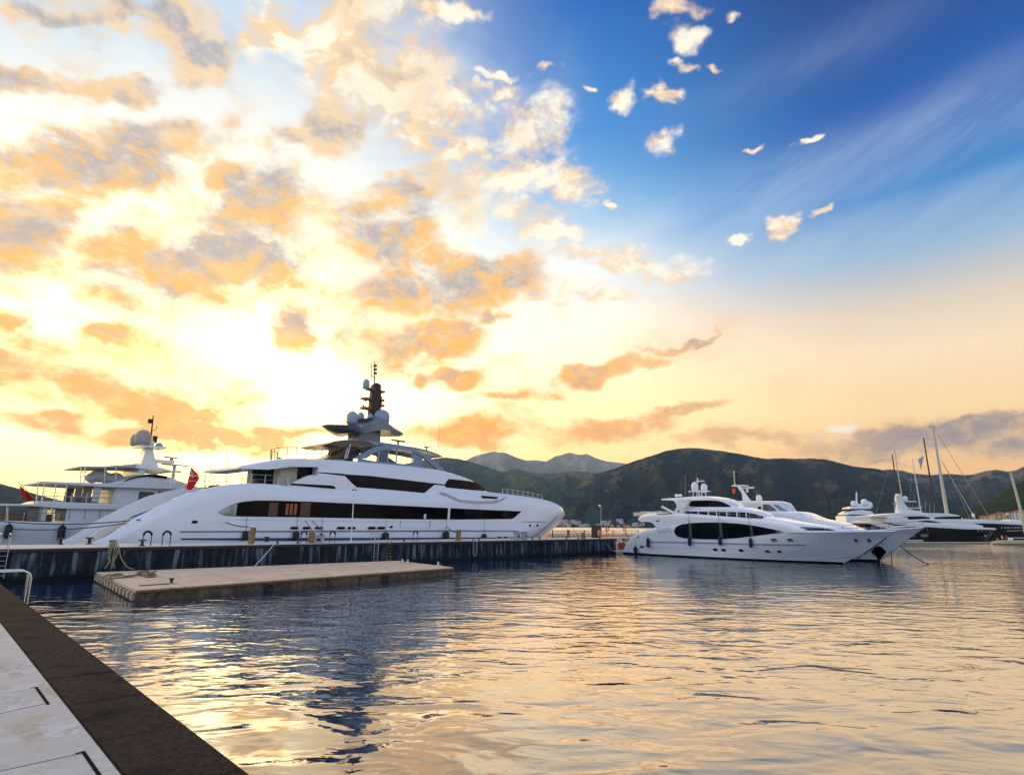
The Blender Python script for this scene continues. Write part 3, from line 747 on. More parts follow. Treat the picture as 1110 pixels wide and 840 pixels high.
# coiled rope on the platform
q = MB(); pts = []
for px, py in ((112, 626), (118, 624), (125, 625), (133, 624), (128, 622.5), (121, 624.5), (118, 628), (126, 627), (134, 626.5), (141, 625.5), (147, 624), (152, 623.5), (158, 624.5), (165, 624), (167, 625.5), (160, 626), (154, 624.5), (150, 622), (156, 620.5), (163, 621.5), (169, 619.5)):
    x_, y_ = FF.flat(px, py, PZ); pts.append((x_, y_, PZ + .045 + rng.uniform(0, .03)))
q.tube(smoothpts(pts, 5), .045, 6)
pts = [(x_ + rng.uniform(-.2, .2), y_ + rng.uniform(-.3, .3), z_ + .05) for x_, y_, z_ in pts[8:20]]
q.tube(smoothpts(pts, 5), .045, 6)
o = q.build('coiled_rope', mat('grey brown rope', (.20, .15, .10), .9, var=.4, vscale=20), plat); o.parent = None
o.location = (c1.x, c1.y, 0); o.rotation_euler = (0, 0, FF.ang); tag(o, 'loose grey-brown rope lying in tangled coils on the platform left end', 'rope')
# line from pier to platform
a_ = PF.w(PF.hit(296, 590, 0)[0], -.16, PT - .02); bx, by = FF.flat(273.5, 613.8, PZ); b_ = FF.w(bx, by - .3, PZ + .02)
q = MB(); q.tube([a_, (a_ + b_) / 2 + Vector((0, 0, -.06)), b_], .035, 6); tag(q.build('mooring_line', mat('white line', (.62, .6, .58), .9)), 'thin white line slanting from the pier edge to the floating platform', 'rope')

# ------------------------------------------------------------------ near quay
QZ = 2.1
e0, e1 = gp(0, 632, QZ), gp(272, 840, QZ)
QF = Frame(e1, e0)                              # x runs away from the camera along the edge; land is on +y side
sgn = 1 if QF.n.dot(Vector((-1, -1))) > 0 else -1
def qb(q, x0, x1, y0, y1, z0, z1): q.box(x0, x1, min(y0 * sgn, y1 * sgn), max(y0 * sgn, y1 * sgn), z0, z1)
QX0, QX1 = -12, 31.5
i0 = QF.flat(2, 676, QZ); i1 = QF.flat(137, 840, QZ)
BWD = (abs(i0[1]) + abs(i1[1])) / 2
def slab_mat():
    m = bpy.data.materials.new('pale veined quay slabs'); m.use_nodes = True; nt = m.node_tree; q = G(nt); b = nt.nodes['Principled BSDF']
    co = q.n('ShaderNodeTexCoord').outputs['Object']
    n1 = q.noise(co, .9, 6, .6, .3); n2 = q.noise(q.mapping(co, scale=(1, .35, 1)), 2.2, 7, .7, 1.2); n3 = q.noise(co, 45, 3, .7)
    col = q.mix(q.mr(n1, .35, .65), (.34, .34, .35, 1), (.54, .53, .53, 1))
    vein = q.m('ABSOLUTE', q.m('SUBTRACT', n2, .5))
    col = q.mix(q.m('MULTIPLY', q.mr(vein, .02, 0.0), q.mr(n1, .4, .6)), col, (.20, .20, .19, 1))
    n4 = q.noise(q.mapping(co, scale=(.5, 1.2, 1)), 2.0, 5, .65, .5)
    col = q.mix(q.m('MULTIPLY', q.mr(n4, .52, .68), .7), col, (.30, .25, .19, 1))
    col = q.mix(q.mr(n3, .4, .7, 0, .16), col, (.25, .25, .25, 1))
    nt.links.new(col, b.inputs['Base Color']); q.put(b.inputs['Roughness'], q.mr(n1, .3, .7, .5, .75))
    bn = q.n('ShaderNodeBump'); bn.inputs['Distance'].default_value = .004; q.put(bn.inputs['Height'], n3); nt.links.new(bn.outputs[0], b.inputs['Normal'])
    return m
BAND = mat('dark brown stone coping', (.036, .025, .021), .9, var=.7, vscale=24, bump=.015, bscale=60, dirt=(.008, .006, .007), dscale=1.6, spec=.08)
SLAB = slab_mat()
quay = empty('quay', (e1.x, e1.y, 0), QF.ang, 'near quay with pale slabs and dark stone coping in the lower left corner', 'quay')
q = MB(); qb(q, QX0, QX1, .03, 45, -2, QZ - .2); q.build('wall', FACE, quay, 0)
x = QX0; rq = random.Random(2)
q = MB()
while x < QX1:
    L_ = 1.35; qb(q, x + .003, min(x + L_, QX1) - .003, 0, BWD, QZ - .2 + rq.uniform(-.002, .002), QZ + rq.uniform(0, .003)); x += L_
q.build('coping', BAND, quay, 0, bevel=.006)
q = MB(); qb(q, QX0, QX1, BWD + .016, 45, QZ - .19, QZ - .006); q.build('paving', SLAB, quay, 0)
q = MB(); qb(q, QX0, QX1, BWD + .001, BWD + .015, QZ - .19, QZ - .015); q.build('joint', BLACK, quay, 0)
def qpt(px, py): a = QF.flat(px, py, QZ); return a[0], a[1]
# thin seams and recessed metal corner strips in the paving
q = MB()
for (A_, B_) in (((0, 772.5), (52, 761)), ((0, 834.5), (92, 814.5))):
    a, b = qpt(*A_), qpt(*B_); dx, dy = b[0] - a[0], b[1] - a[1]; L_ = math.hypot(dx, dy)
    M_ = Matrix.Translation((b[0], b[1], QZ)) @ Matrix.Rotation(math.atan2(dy, dx), 4, 'Z')
    q.box(-L_ * 3, -.0, -.003, .003, -.0055, -.0035, M_)
q.build('seam', mat('dark seam', (.06, .06, .055), .9), quay, 0)
for (A_, B_, C_) in (((33, 745), (39, 744), (52.5, 762.5)), ((82, 816), (90, 813.5), (112, 845))):
    q = MB()
    for u, v, w in ((A_, B_, .008), (B_, C_, .012)):
        a, b = qpt(*u), qpt(*v); dx, dy = b[0] - a[0], b[1] - a[1]; L_ = math.hypot(dx, dy)
        M_ = Matrix.Translation((a[0], a[1], QZ)) @ Matrix.Rotation(math.atan2(dy, dx), 4, 'Z')
        q.box(0, L_, -w, w, -.0055, -.001 if w > .01 else -.002, M_)
    q.build('corner_strip', mat('dark metal strip', (.008, .011, .010), .9, spec=.02), quay, 0)
# stainless handrail of the quay ladder
t = empty('quay_handrail', (0, 0, 0), 0, 'polished steel handrail hoop of a ladder at the left edge of the near quay', 'handrail')
a = gp(24, 650, QZ)
eN = Vector((QF.e.x, QF.e.y, 0)); lnd = Vector((QF.n.x, QF.n.y, 0)) * sgn
base = Vector((a.x, a.y, QZ)) - Vector((QF.n.x, QF.n.y, 0)) * QF.flat(24, 650, QZ)[1] + lnd * .0
t.location = base - lnd * .10; t.location.z = 0
hz_ = CAM_H + (gp(26, 619.5, 2.7).z - CAM_H)
def hq(P_, px, py):                             # height on the vertical line through P_ that the photo point marks
    d = ray(px, py); return CAM_H + d.z * P_.y / d.y
hz_ = hq(base, 26, 619)
for k, off_ in enumerate((0.0, .55)):
    b_ = eN * off_
    q = MB(); q.tube([b_ + Vector((0, 0, .9)), b_ + Vector((0, 0, hz_ - .14)), b_ + Vector((0, 0, hz_ - .05)) + lnd * .04, b_ + Vector((0, 0, hz_)) + lnd * .14, b_ + Vector((0, 0, hz_)) + lnd * .9,
                      b_ + Vector((0, 0, hz_ - .05)) + lnd * .99, b_ + Vector((0, 0, hz_ - .14)) + lnd * 1.03, b_ + Vector((0, 0, QZ)) + lnd * 1.03], .024, 10)
    q.build('rail', STEEL, t)
for k in range(4):
    q = MB(); q.tube([eN * 0 + Vector((0, 0, 1.0 + k * .28)), eN * .55 + Vector((0, 0, 1.0 + k * .28))], .018, 8); q.build('rung', STEEL, t)
# ------------------------------------------------------------------ boat building
class Boat(Frame):
    def __init__(s, name, p0, p1, label, cat='yacht', group=None):
        Frame.__init__(s, p0, p1)
        s.root = empty(name, (p0[0], p0[1], 0), s.ang, label, cat, group)
    def un(s, px, py, fn=None):
        fn = fn or s.hw; y = -fn(*s.hit(px, py, -3.0))
        for _ in range(14):
            a = s.hit(px, py, y); y = .5 * y - .5 * fn(*a)
        return s.hit(px, py, y)
    def line(s, pts, fn=None, sm=0):
        out = sorted(s.un(x, y, fn) for x, y in pts)
        return smoothpts(out, sm) if sm else out

def loft(b, name, m, top, bot, fn, parent=None, N=70, r=.25, camber=.12, levels=4, deck=None, bulw=.35, cap=0.0, bevel=0, xs=None, smooth=40):
    """solid between two side curves; half-width fn(s,z); roof or sunk deck"""
    s0, s1 = max(top[0][0], bot[0][0]), min(top[-1][0], bot[-1][0])
    q = MB(); rows = []
    for i in range(N + 1):
        t = i / N; x = s0 + (s1 - s0) * t
        zt, zb = interp(top, x), interp(bot, x); zt = max(zt, zb + .012); h = zt - zb
        half = []
        if deck is None:
            rr = min(r, h * .45)
            for k in range(levels + 1):
                z = zb + (h - rr) * k / levels; half.append((fn(x, z), z))
            w = half[-1][0]; rw = min(rr, w * .8)
            for a in (30, 60, 90): half.append((w - rw + rw * math.cos(R(a)), zt - rr + rr * math.sin(R(a))))
            half.append((max(w - rw, 0) * .5, zt + min(camber, h * .3) * .75)); half.append((0.0, zt + min(camber, h * .3)))
        else:
            zd = min(deck(x), zt - .05); zd = max(zd, zb + .01)
            c = min(cap, h * .5)
            for k in range(levels + 1):
                z = zb + (h - c) * k / levels; half.append((fn(x, z), z))
            w = half[-1][0]; bw = min(bulw, w * .7)
            half.append((max(w - c * .45, w * .3), zt)); half.append((max(w - c * .45 - bw, w * .1), zt)); half.append((max(w - c * .45 - bw, w * .1), zd)); half.append((0.0, zd))
        row = [Vector((x, -y, z)) for y, z in half] + [Vector((x, y, z)) for y, z in reversed(half[:-1])]
        rows.append(row)
    q.grid(rows, closed=False)
    n = len(rows[0])
    q.f.append(tuple(range(n))); q.f.append(tuple(len(q.v) - 1 - k for k in range(n)))
    o = q.build(name, m, parent or b.root, smooth)
    return o
def pane(b, name, m, top, bot, fn=None, off=.03, N=40, M=3, parent=None, both=True, thick=.06):
    """panel lying on a side surface between two lines given in the photo"""
    fn = fn or b.hw
    tp, bt = b.line(top, fn), b.line(bot, fn)
    s0, s1 = min(tp[0][0], bt[0][0]), max(tp[-1][0], bt[-1][0])
    s0 = max(tp[0][0], bt[0][0]) if abs(tp[0][0] - bt[0][0]) < 1e-3 else (tp[0][0] + bt[0][0]) / 2 if False else s0
    # where one line stops short, it is closed towards the end of the other
    for sd_ in ((1, -1) if both else (-1,)):
        q = MB()
        rows = []
        for i in range(N + 1):
            x = s0 + (s1 - s0) * i / N
            zt, zb = interp(tp, x), interp(bt, x)
            if zt < zb + .004: zt = zb + .004
            row = [Vector((x, sd_ * (fn(x, z) + off), z)) for z in [zb + (zt - zb) * k / M for k in range(M + 1)]]
            rows.append([Vector((x, sd_ * (fn(x, zb) - thick), zb))] + row + [Vector((x, sd_ * (fn(x, zt) - thick), zt))])
        rows = [[Vector((rows[0][0].x, sd_ * (abs(v.y) - off - thick), v.z)) for v in rows[0]]] + rows + [[Vector((rows[-1][0].x, sd_ * (abs(v.y) - off - thick), v.z)) for v in rows[-1]]]
        q.grid(rows)
        o = q.build(name, m, parent or b.root, 35)
    return o
def zband(b, name, m, z0, z1, s0, s1, off=.02, N=80):
    for sd_ in (1, -1):
        q = MB(); rows = []
        for i in range(N + 1):
            x = s0 + (s1 - s0) * i / N
            rows.append([Vector((x, sd_ * (b.hw(x, z0) - .05), z0)), Vector((x, sd_ * (b.hw(x, z0) + off), z0)), Vector((x, sd_ * (b.hw(x, z1) + off), z1)), Vector((x, sd_ * (b.hw(x, z1) - .05), z1))])
        q.grid(rows); q.build(name, m, b.root, 40)
def taper(W, s_end, L, p=2.0, wmin=.06, s_aft=None, La=1.0, aft=.85):
    def f(x):
        t = (s_end - x) / L
        w = W if t >= 1 else (wmin if t <= 0 else wmin + (W - wmin) * (1 - (1 - t) ** p))
        if s_aft is not None and x < s_aft + La:
            u = max(0, (x - s_aft) / La); w *= aft + (1 - aft) * math.sin(min(1, u) * math.pi / 2)
        return w
    return f
def oval(b, name, m, px, py, wpx, hpx, fn=None, off=.03, parent=None, seg=18, rim=None):
    """rounded port on the side surface"""
    fn = fn or b.hw
    s_, z_ = b.un(px, py, fn); s2, _ = b.un(px + wpx, py, fn); z2 = b.un(px, py - hpx, fn)[1]
    rx, rz = abs(s2 - s_), abs(z2 - z_)
    def ring(k, o): return [Vector((s_ + rx * k * math.copysign(abs(math.cos(a)) ** .6, math.cos(a)), -(fn(s_, z_ + rz * k * math.sin(a)) + o), z_ + rz * k * math.copysign(abs(math.sin(a)) ** .7, math.sin(a)))) for a in [2 * math.pi * j / seg for j in range(seg)]]
    q = MB(); q.grid([ring(1, -.05), ring(1, off), ring(.5, off)], closed=True); n = len(q.v)
    q.f.append(tuple(range(n - seg, n)))
    o = q.build(name, m, parent or b.root, 30)
    if rim:
        q = MB(); q.grid([ring(1.0, off + .005), ring(1.1, off + .03), ring(1.25, off + .01), ring(1.27, -.03)], closed=True); q.build('rim', rim, o, 50)
    return o
def pole(b, name, m, pts, r, parent=None, r1=None, seg=8):
    q = MB(); q.tube(pts, r, seg, r1); return q.build(name, m, parent or b.root, 60)
def plate(b, name, m, poly_px, y0, y1, parent=None, taper_=1.0, bevel=.05, smooth=35):
    """thick plate: outline on the plane y0 pushed to y1"""
    pts = [b.hit(x, y, y0) for x, y in poly_px]
    q = MB(); q.prism(pts, y0, y1)
    return q.build(name, m, parent or b.root, smooth, bevel=bevel)
def fender(px, top, py, rpx, hpx, b, lab, m, hang=None, rnd=False, fn=None, grp=None):
    """hanging fender, its line reaching up to photo height top"""
    fn = fn or b.hw
    s_, z_ = b.un(px, py, fn); y_ = -(fn(s_, z_))
    k = abs(b.un(px, py - 10, fn)[1] - z_) / 10; r = rpx * k; h = hpx * k
    zt = b.un(px, top, fn)[1]
    y_ = -(max(fn(s_, z_ + h), fn(s_, z_)) + r + .02)
    w = b.w(s_, y_, 0)
    t = empty('fender', (w.x, w.y, 0), b.ang, lab, 'fender', grp)
    q = MB()
    if rnd: q.lathe([(max(.02, r * math.sin(math.pi * i / 10)), z_ - h * math.cos(math.pi * i / 10)) for i in range(11)], seg=16)
    else: q.lathe([(.03, z_ - h), (r * .55, z_ - h * .93), (r, z_ - h * .7), (r, z_ + h * .7), (r * .55, z_ + h * .93), (.03, z_ + h * 1.05)], seg=16)
    q.build('body', m, t)
    q = MB(); q.tube([(0, 0, z_ + h * .98), (0, .02, zt)], .022, 6); q.build('line', ROPED, t)

def dome(b, c, r, h, m=None, parent=None, name='radar_dome'):
    q = MB(); n = 8
    prof = [(r * .55, -h * .5), (r * .9, -h * .42), (r, -h * .25), (r, h * .05)] + [(max(.01, r * math.cos(math.pi / 2 * k / n)), h * .05 + (h * .45) * math.sin(math.pi / 2 * k / n)) for k in range(1, n + 1)]
    q.lathe(prof, c, 20); return q.build(name, m or WHITE, parent or b.root, 50)
def flag(name, w0, size, ang, lab, tilt=.5, canton=True, m=None, pole_pts=None):
    """ensign hanging from a leaning staff; w0 = foot of the staff"""
    t = empty(name, w0, ang, lab, 'flag')
    q = MB(); q.tube(pole_pts, .04, 8, .03); q.build('staff', TEAK, t)
    A_, B_, C_, D_ = size                      # corners: head of the hoist, fly top, fly foot, foot of the hoist
    rows = []
    for i in range(13):
        u = i / 12; row = []
        for j in range(9):
            v = j / 8
            p = (A_ * (1 - u) + B_ * u) * (1 - v) + (D_ * (1 - u) + C_ * u) * v
            row.append(p + Vector((0, .16 * math.sin(u * 8 + v * 3) * (.3 + u), 0)))
        rows.append(row)
    cl = MB(); cl.grid(rows); o = cl.build('cloth', m or RED, t, 60)
    if canton:
        q = MB(); q.grid([[v + Vector((0, -.02, 0)) for v in r[1:4]] for r in rows[1:5]]); q.build('canton', mat('navy canton', (.03, .04, .18), .8), o, 60)
        q = MB()
        for a, c_ in ((rows[1][1], rows[4][3]), (rows[4][1], rows[1][3])):
            q.tube([a + Vector((0, -.04, 0)), c_ + Vector((0, -.04, 0))], .035, 4)
        q.build('saltire', WHITE, o, 0)
    return t

# ================================================================== the large superyacht
BEAM = 5.6
NEAR = PW_ + 1.0
sA, _ = PF.hit(97, 600, NEAR); sB, _ = PF.hit(611, 556, NEAR + BEAM)
Y = Boat('superyacht', PF.w(sA, NEAR + BEAM), PF.w(sB, NEAR + BEAM), 'largest white superyacht with a curved open stern, moored along the pier')
stem = sorted([(Y.hit(x, y, 0)[1], Y.hit(x, y, 0)[0]) for x, y in ((617, 551), (616.8, 553.5), (613, 558), (603, 567.5), (590.6, 580), (583, 590))])
stem = [(-2, stem[0][1] - 1.5), (0, stem[0][1] - .6)] + stem
ymax_s = stem[-1][1]
def y_hw(x, z):
    e = interp(stem, z); L = 15 - .55 * min(max(z, 0), 6) ; zz = min(1, max(0, z / 6))
    f = taper(BEAM * (.94 + .06 * zz), e, max(L, 8), 2.2 + .5 * zz, .42, 0, 12, .93)
    return f(x)
Y.hw = y_hw
SHEER = [(99, 589), (108, 585.5), (118.7, 580.5), (129, 574), (141, 566), (151, 560.5), (161, 555.3), (171, 550), (181, 545.3), (191, 540.6), (202, 536), (212, 532.8), (222, 530.3), (232, 528), (242, 526), (260, 524),
         (280, 523.8), (300, 525), (317, 527), (345, 528.6), (364, 530.2), (386, 529.8), (420, 531.7), (460, 535), (475, 533.5), (485, 532.3), (505, 532), (528, 532.8), (553, 535.6), (575, 538.3), (593, 541.8), (602, 544.8), (609, 548.3), (614, 552.2)]
sheer = Y.line(SHEER)
sheer = smoothpts(sheer, 3)
x0 = sheer[0][0] + .02; x1 = sheer[-1][0]
sheer_hi = interp(sheer, x0 + 30)
def y_bot(x):                                  # lower edge follows the stem once past its foot
    zs = -1.0
    if x > stem[1][1]:
        st = sorted((b_, a_) for a_, b_ in stem); zs = interp(st, x)
    return zs
bot = [(x0 + (x1 - x0) * i / 260, y_bot(x0 + (x1 - x0) * i / 260)) for i in range(261)]
def y_deck(x):
    zs = interp(sheer, x)
    if x < x0 + 26: return zs - 1.0 - .75 * min(1, max(0, (x - x0 - 2) / 6)) * min(1, max(0, (x0 + 26 - x) / 6))
    return zs - (.9 if x < x1 - 14 else .35)
hull = loft(Y, 'hull', WHITE, sheer, bot, y_hw, N=230, levels=12, deck=y_deck, bulw=.35, cap=.75)
# lower hull trim
pane(Y, 'boot_stripe', BOOT, [(199, 583.2), (330, 582.8), (480, 582.6), (545, 582.4), (575, 582)], [(196, 585), (330, 586.4), (480, 585.8), (545, 585), (575, 584)], off=.02, N=70)
pane(Y, 'rub_rail', mat('shadowed rail groove', (.16, .19, .24), .5), [(195.5, 575.4), (330, 575), (480, 574.5), (561, 575)], [(195, 576.9), (330, 576.5), (480, 576), (562, 576)], off=.06, N=70)  # groove shadow put into the colour of this raised strip
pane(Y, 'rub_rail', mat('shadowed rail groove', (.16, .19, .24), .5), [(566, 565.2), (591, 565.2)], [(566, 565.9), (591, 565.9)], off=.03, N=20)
# main window band
wt_ = [(237, 554.8), (243, 551), (249, 548), (256, 545.2), (264, 543.6), (277, 542.4), (300, 542.5), (340, 543.8), (400, 546.4), (440, 548.3), (483, 550.4), (530, 552.6), (564.7, 554)]
wb_ = [(237.3, 555.4), (241, 558.4), (256, 559.6), (300, 560.2), (340, 560.7), (400, 561.9), (440, 562.6), (483, 563), (520, 562.8), (556, 562.3), (564.5, 554.6)]
mw = pane(Y, 'main_window_band', DARKG, wt_, wb_, N=90)
pane(Y, 'bright_quarter_glass', mat('reflecting pale glass', (.35, .38, .36), .12, .5, var=.4, vscale=1.2), [(237.6, 554.7), (243, 551.4), (249, 548.5), (255.5, 545.8)], [(237.8, 555.3), (241.3, 558), (255.3, 559.2)], off=.045, N=16)
for px in (486.3,): pane(Y, 'window_mullion', WHITE, [(px - .7, 550.2), (px + .7, 550.3)], [(px - .7, 563.6), (px + .7, 563.6)], off=.06, N=2)
for px in (311, 315.5, 320): pane(Y, 'curtain', mat('orange lit curtain', (.36, .10, .03), .6), [(px - .8, 546), (px + .8, 546)], [(px - .8, 558), (px + .8, 558)], off=.045, N=2, both=False)
for px, w in ((331, 4.5), (296, 4)): pane(Y, 'blind', mat('brown blind', (.10, .055, .03), .6), [(px - w, 544.5), (px + w, 544.7)], [(px - w, 559.2), (px + w, 559.4)], off=.045, N=2, both=False)
pane(Y, 'window_opening_light', WHITE2, [(459.5, 557), (461.5, 557)], [(459.5, 562), (461.5, 562)], off=.045, N=2, both=False)
# eyebrow crease and slot at the bow quarter
pane(Y, 'hull_crease', mat('shaded grey gelcoat', (.40, .42, .46), .3, coat=.5), [(476.7, 532.9), (484, 534.5), (491, 538), (499, 541.6), (517, 543.2), (534, 542.6), (543, 541), (549, 538)],  # recess shade put into the grey colour of this strip
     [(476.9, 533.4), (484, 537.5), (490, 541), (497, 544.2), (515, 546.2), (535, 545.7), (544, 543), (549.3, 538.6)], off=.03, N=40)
pane(Y, 'side_slot', DARKG, [(522, 537), (540, 538.6)], [(522.6, 539.8), (538, 540.7), (540, 539)], off=.04, N=14)
for px in (319, 332.3, 345.5, 369.5, 381, 403, 413): oval(Y, 'porthole', DARKG, px, 572.2, 4.3, 1.25, rim=STEEL)
oval(Y, 'porthole', DARKG, 424, 571, 1.7, 1.2)
oval(Y, 'fairlead', DARKG, 211, 565.6, 3, 1.4, rim=STEEL)
for px in (574.5, 582.5): oval(Y, 'hawse_port', DARKG, px, 569.5, 1.1, 1.0, rim=STEEL)
for px in (541.5, 548): oval(Y, 'porthole', DARKG, px, 582.2, 2.0, .7)
# panel seams
for a_, c_ in (((434, 564), (434, 572)), ((466, 564), (466, 572))):
    pane(Y, 'side_door_seam', GREYP, [(a_[0] - .15, a_[1]), (a_[0] + .15, a_[1])], [(c_[0] - .15, c_[1]), (c_[0] + .15, c_[1])], off=.012, N=1, both=False)
pane(Y, 'side_door_seam', GREYP, [(434, 572), (466, 572.2)], [(434, 572.3), (466, 572.5)], off=.012, N=6, both=False)
pane(Y, 'waist_seam', GREYP, [(256, 563.4), (483, 566)], [(256, 563.7), (483, 566.3)], off=.012, N=40, both=False)
# anchor pocket at the stem
sp = [(Y.hit(x, y, -.44)) for x, y in ((608, 560), (602, 563), (597, 570), (592, 579), (590, 580), (594, 569), (599, 562), (605, 559.5))]
q = MB(); q.prism(sp, -.75, -.40); q.build('anchor_pocket', mat('dark bronze pocket', (.05, .03, .02), .4, .5), Y.root, 0)
# stern stair, blue strip, steps
def slope_strip(y0, y1, xa, xb, lift, m, name, steps=0):
    q = MB(); n = 24
    rows = []
    for i in range(n + 1):
        x = xa + (xb - xa) * i / n; z = y_deck(x) + lift
        if steps: z = math.floor(z / .19) * .19 + .19
        rows.append([Vector((x, y0, z - .4)), Vector((x, y0, z)), Vector((x, y1, z)), Vector((x, y1, z - .4))])
    q.grid(rows); n_ = len(q.v); q.f += [(0, 1, 2, 3), (n_ - 1, n_ - 2, n_ - 3, n_ - 4)]
    return q.build(name, m, Y.root, 0)
slope_strip(2.2, 4.2, x0 + .6, x0 + 11, .12, CREAM, 'far_stair', 1)
slope_strip(-4.2, -2.6, x0 + .6, x0 + 12, .12, CREAM, 'near_stair', 1)
slope_strip(-2.4, 2.0, x0 + .3, x0 + 8, .35, WHITE, 'transom_door')
slope_strip(.2, .9, x0 + 4.5, x0 + 9.5, .62, mat('blue cushion', (.03, .15, .32), .6), 'blue_cushion')
slope_strip(-1.9, -.2, x0 + 1.2, x0 + 8.5, .55, mat('grey stern panel', (.35, .35, .36), .4), 'stern_panel')
slope_strip(1.1, 1.8, x0 + 1.0, x0 + 9.0, .60, CREAM, 'sun_pad')
for y_ in (-2.5, 2.1):
    for dx in (13.0, 15.6):
        x = x0 + dx; z = y_deck(x) + .1
        q = MB(); q.tube([(x, y_, z), (x + .1, y_, z + .95), (x + .3, y_, z + 1.1), (x + .5, y_, z + .95), (x + .6, y_, z)], .035, 8); q.build('stair_handrail', STEEL, Y.root)
# aft deck rail
def rail_line(b, name, pts, h, post_every, m=STEEL, r=.03, parent=None, mid=True):
    t_ = [Vector(p) for p in smoothpts(pts, 4)]
    q = MB(); q.tube([p + Vector((0, 0, h)) for p in t_], r, 6)
    if mid: q.tube([p + Vector((0, 0, h * .5)) for p in t_], r * .6, 6)
    d = 0; last = None
    for i, p in enumerate(t_):
        if last is not None: d += (p - last).length
        if last is None or d >= post_every or i == len(t_) - 1: q.tube([p, p + Vector((0, 0, h))], r * .9, 6); d = 0
        last = p
    return q.build(name, m, parent or b.root, 60)
r0 = Y.un(240, 523, y_hw); r1_ = Y.un(315, 524, y_hw)
zr = interp(sheer, r0[0])
rail_line(Y, 'aft_deck_rail', [(r0[0] - 1.5, 4.2, zr), (r0[0] - 2.2, 0, zr), (r0[0] - 1.5, -4.0, zr - .05), (r0[0] + .8, -4.9, zr - .05)] + [(r0[0] + (r1_[0] - r0[0]) * k / 5, -5.0, interp(sheer, r0[0] + (r1_[0] - r0[0]) * k / 5) - .05) for k in (1, 2, 3, 4, 5)], .95, 1.1, STEEL)
# bow rail
bx0, bx1 = Y.un(553, 534)[0], Y.un(596, 541)[0]
rail_line(Y, 'bow_rail', [(bx0 + (bx1 - bx0) * k / 6, -(y_hw(bx0 + (bx1 - bx0) * k / 6, 6) - 1.5), interp(sheer, bx0 + (bx1 - bx0) * k / 6) - .1) for k in range(7)], .95, 1.0)
rail_line(Y, 'bow_rail', [(bx0 + (bx1 - bx0) * k / 6, (y_hw(bx0 + (bx1 - bx0) * k / 6, 6) - 1.5), interp(sheer, bx0 + (bx1 - bx0) * k / 6) - .1) for k in range(7)], .95, 1.0)
# upper deck body
ROOF = [(345, 497.2), (372, 498.6), (400, 500.6), (420, 502.2), (450, 505.2), (475, 508.5), (491, 512.5), (502, 516), (512, 520), (521, 525.5), (528.5, 532.2)]
t2end = Y.hit(531, 533, 0)[0]
def w2(x, z):
    zb = interp(sheer, x)
    base_ = taper(BEAM - .55, t2end + 1.0, 13, 2.4, .6)(x)
    return min(base_ - .10 * max(0, z - zb), y_hw(x, 6) - .15)
roof = Y.line(ROOF, w2)
body_bot = [(x, interp(sheer, x) - .8) for x, _ in roof]
b2 = loft(Y, 'upper_deck_house', WHITE, roof, body_bot, w2, N=110, r=.55, levels=8)
pane(Y, 'upper_window_band', DARKG, [(372, 513.4), (374, 514), (400, 515.6), (430, 519), (471.5, 524)], [(372, 514.2), (378, 520), (386, 528), (400, 529), (430, 531.5), (460, 534.3), (471.3, 524.8)], w2, N=50)
pane(Y, 'upper_window_band', DARKG, [(345, 511.6), (373, 513.5)], [(345, 512.6), (373, 515.6)], w2, N=10)
pane(Y, 'upper_window_band', DARKG, [(470, 523.6), (483, 525)], [(470, 525), (483, 526.3)], w2, N=10)
pane(Y, 'wheelhouse_window', DARKG, [(482, 525.5), (484, 521.5), (486.3, 519), (500, 520.3), (510, 521.6), (518, 523.5), (522, 527), (526, 531)], [(482.3, 526.2), (483, 528.2), (495, 529.4), (510, 531), (526, 532.2)], w2, N=44)
# wing bulwark and slot, near and far side
pane(Y, 'wing_panel', WHITE, [(315, 524.5), (325, 519.5), (335, 514.9), (350, 515), (368, 515.3), (374, 518.5), (388, 530)], [(314, 527.4), (345, 529.4), (364, 531), (389, 531)], lambda x, z: BEAM - .35, N=30, thick=.5)
pane(Y, 'wing_slot', DARKG, [(315, 523.8), (361, 526.2), (363, 528)], [(323, 526.2), (340, 527.8), (363.5, 529.8)], lambda x, z: BEAM - .28, off=.02, N=20)
# aft house wall with doors, overhanging roof
wd = lambda x, z: BEAM - 1.9
ax0 = Y.hit(303, 515, -(BEAM - 1.9))[0]; ax1 = roof[0][0] + 1.0; az0 = interp(sheer, ax0) - .9; az1 = roof[0][1] - .6
q = MB(); q.box(ax0, ax1, -(BEAM - 1.9), BEAM - 1.9, az0, az1); q.build('aft_house', mat('warm ivory wall', (.55, .48, .36), .5), Y.root, 0, bevel=.05)
q = MB(); q.box(ax0 + 2.0, ax1 - .6, -(BEAM - 1.9) - .04, -(BEAM - 1.9) + .02, az0 + .3, az1 - .15); q.build('side_door', DARKG, Y.root, 0)
q = MB(); q.box(ax0 - .04, ax0 + .02, -2.4, 2.4, az0 + .3, az1 - .15); q.build('aft_door', DARKG, Y.root, 0)
wr = lambda x, z: BEAM - .75 - .0 * x
ov_t = Y.line([(262, 505.4), (275, 502.6), (290, 499.6), (303, 497.6), (315, 496.6), (330, 496.6), (347, 497.2), (360, 498)], wr)
ov_b = Y.line([(262, 507.6), (290, 509), (315, 510.4), (347, 512.2), (360, 512.8)], wr)
ovb2 = [(x, max(z, interp(ov_t, x) - .9)) for x, z in ov_b]
loft(Y, 'overhanging_roof', WHITE, ov_t, ovb2, lambda x, z: (BEAM - .75) * (1 if x > ov_t[0][0] + 2 else .86 + .14 * (x - ov_t[0][0]) / 2), N=40, r=.3)
fas = [(346, 511.6), (330, 510.8), (344, 506)]
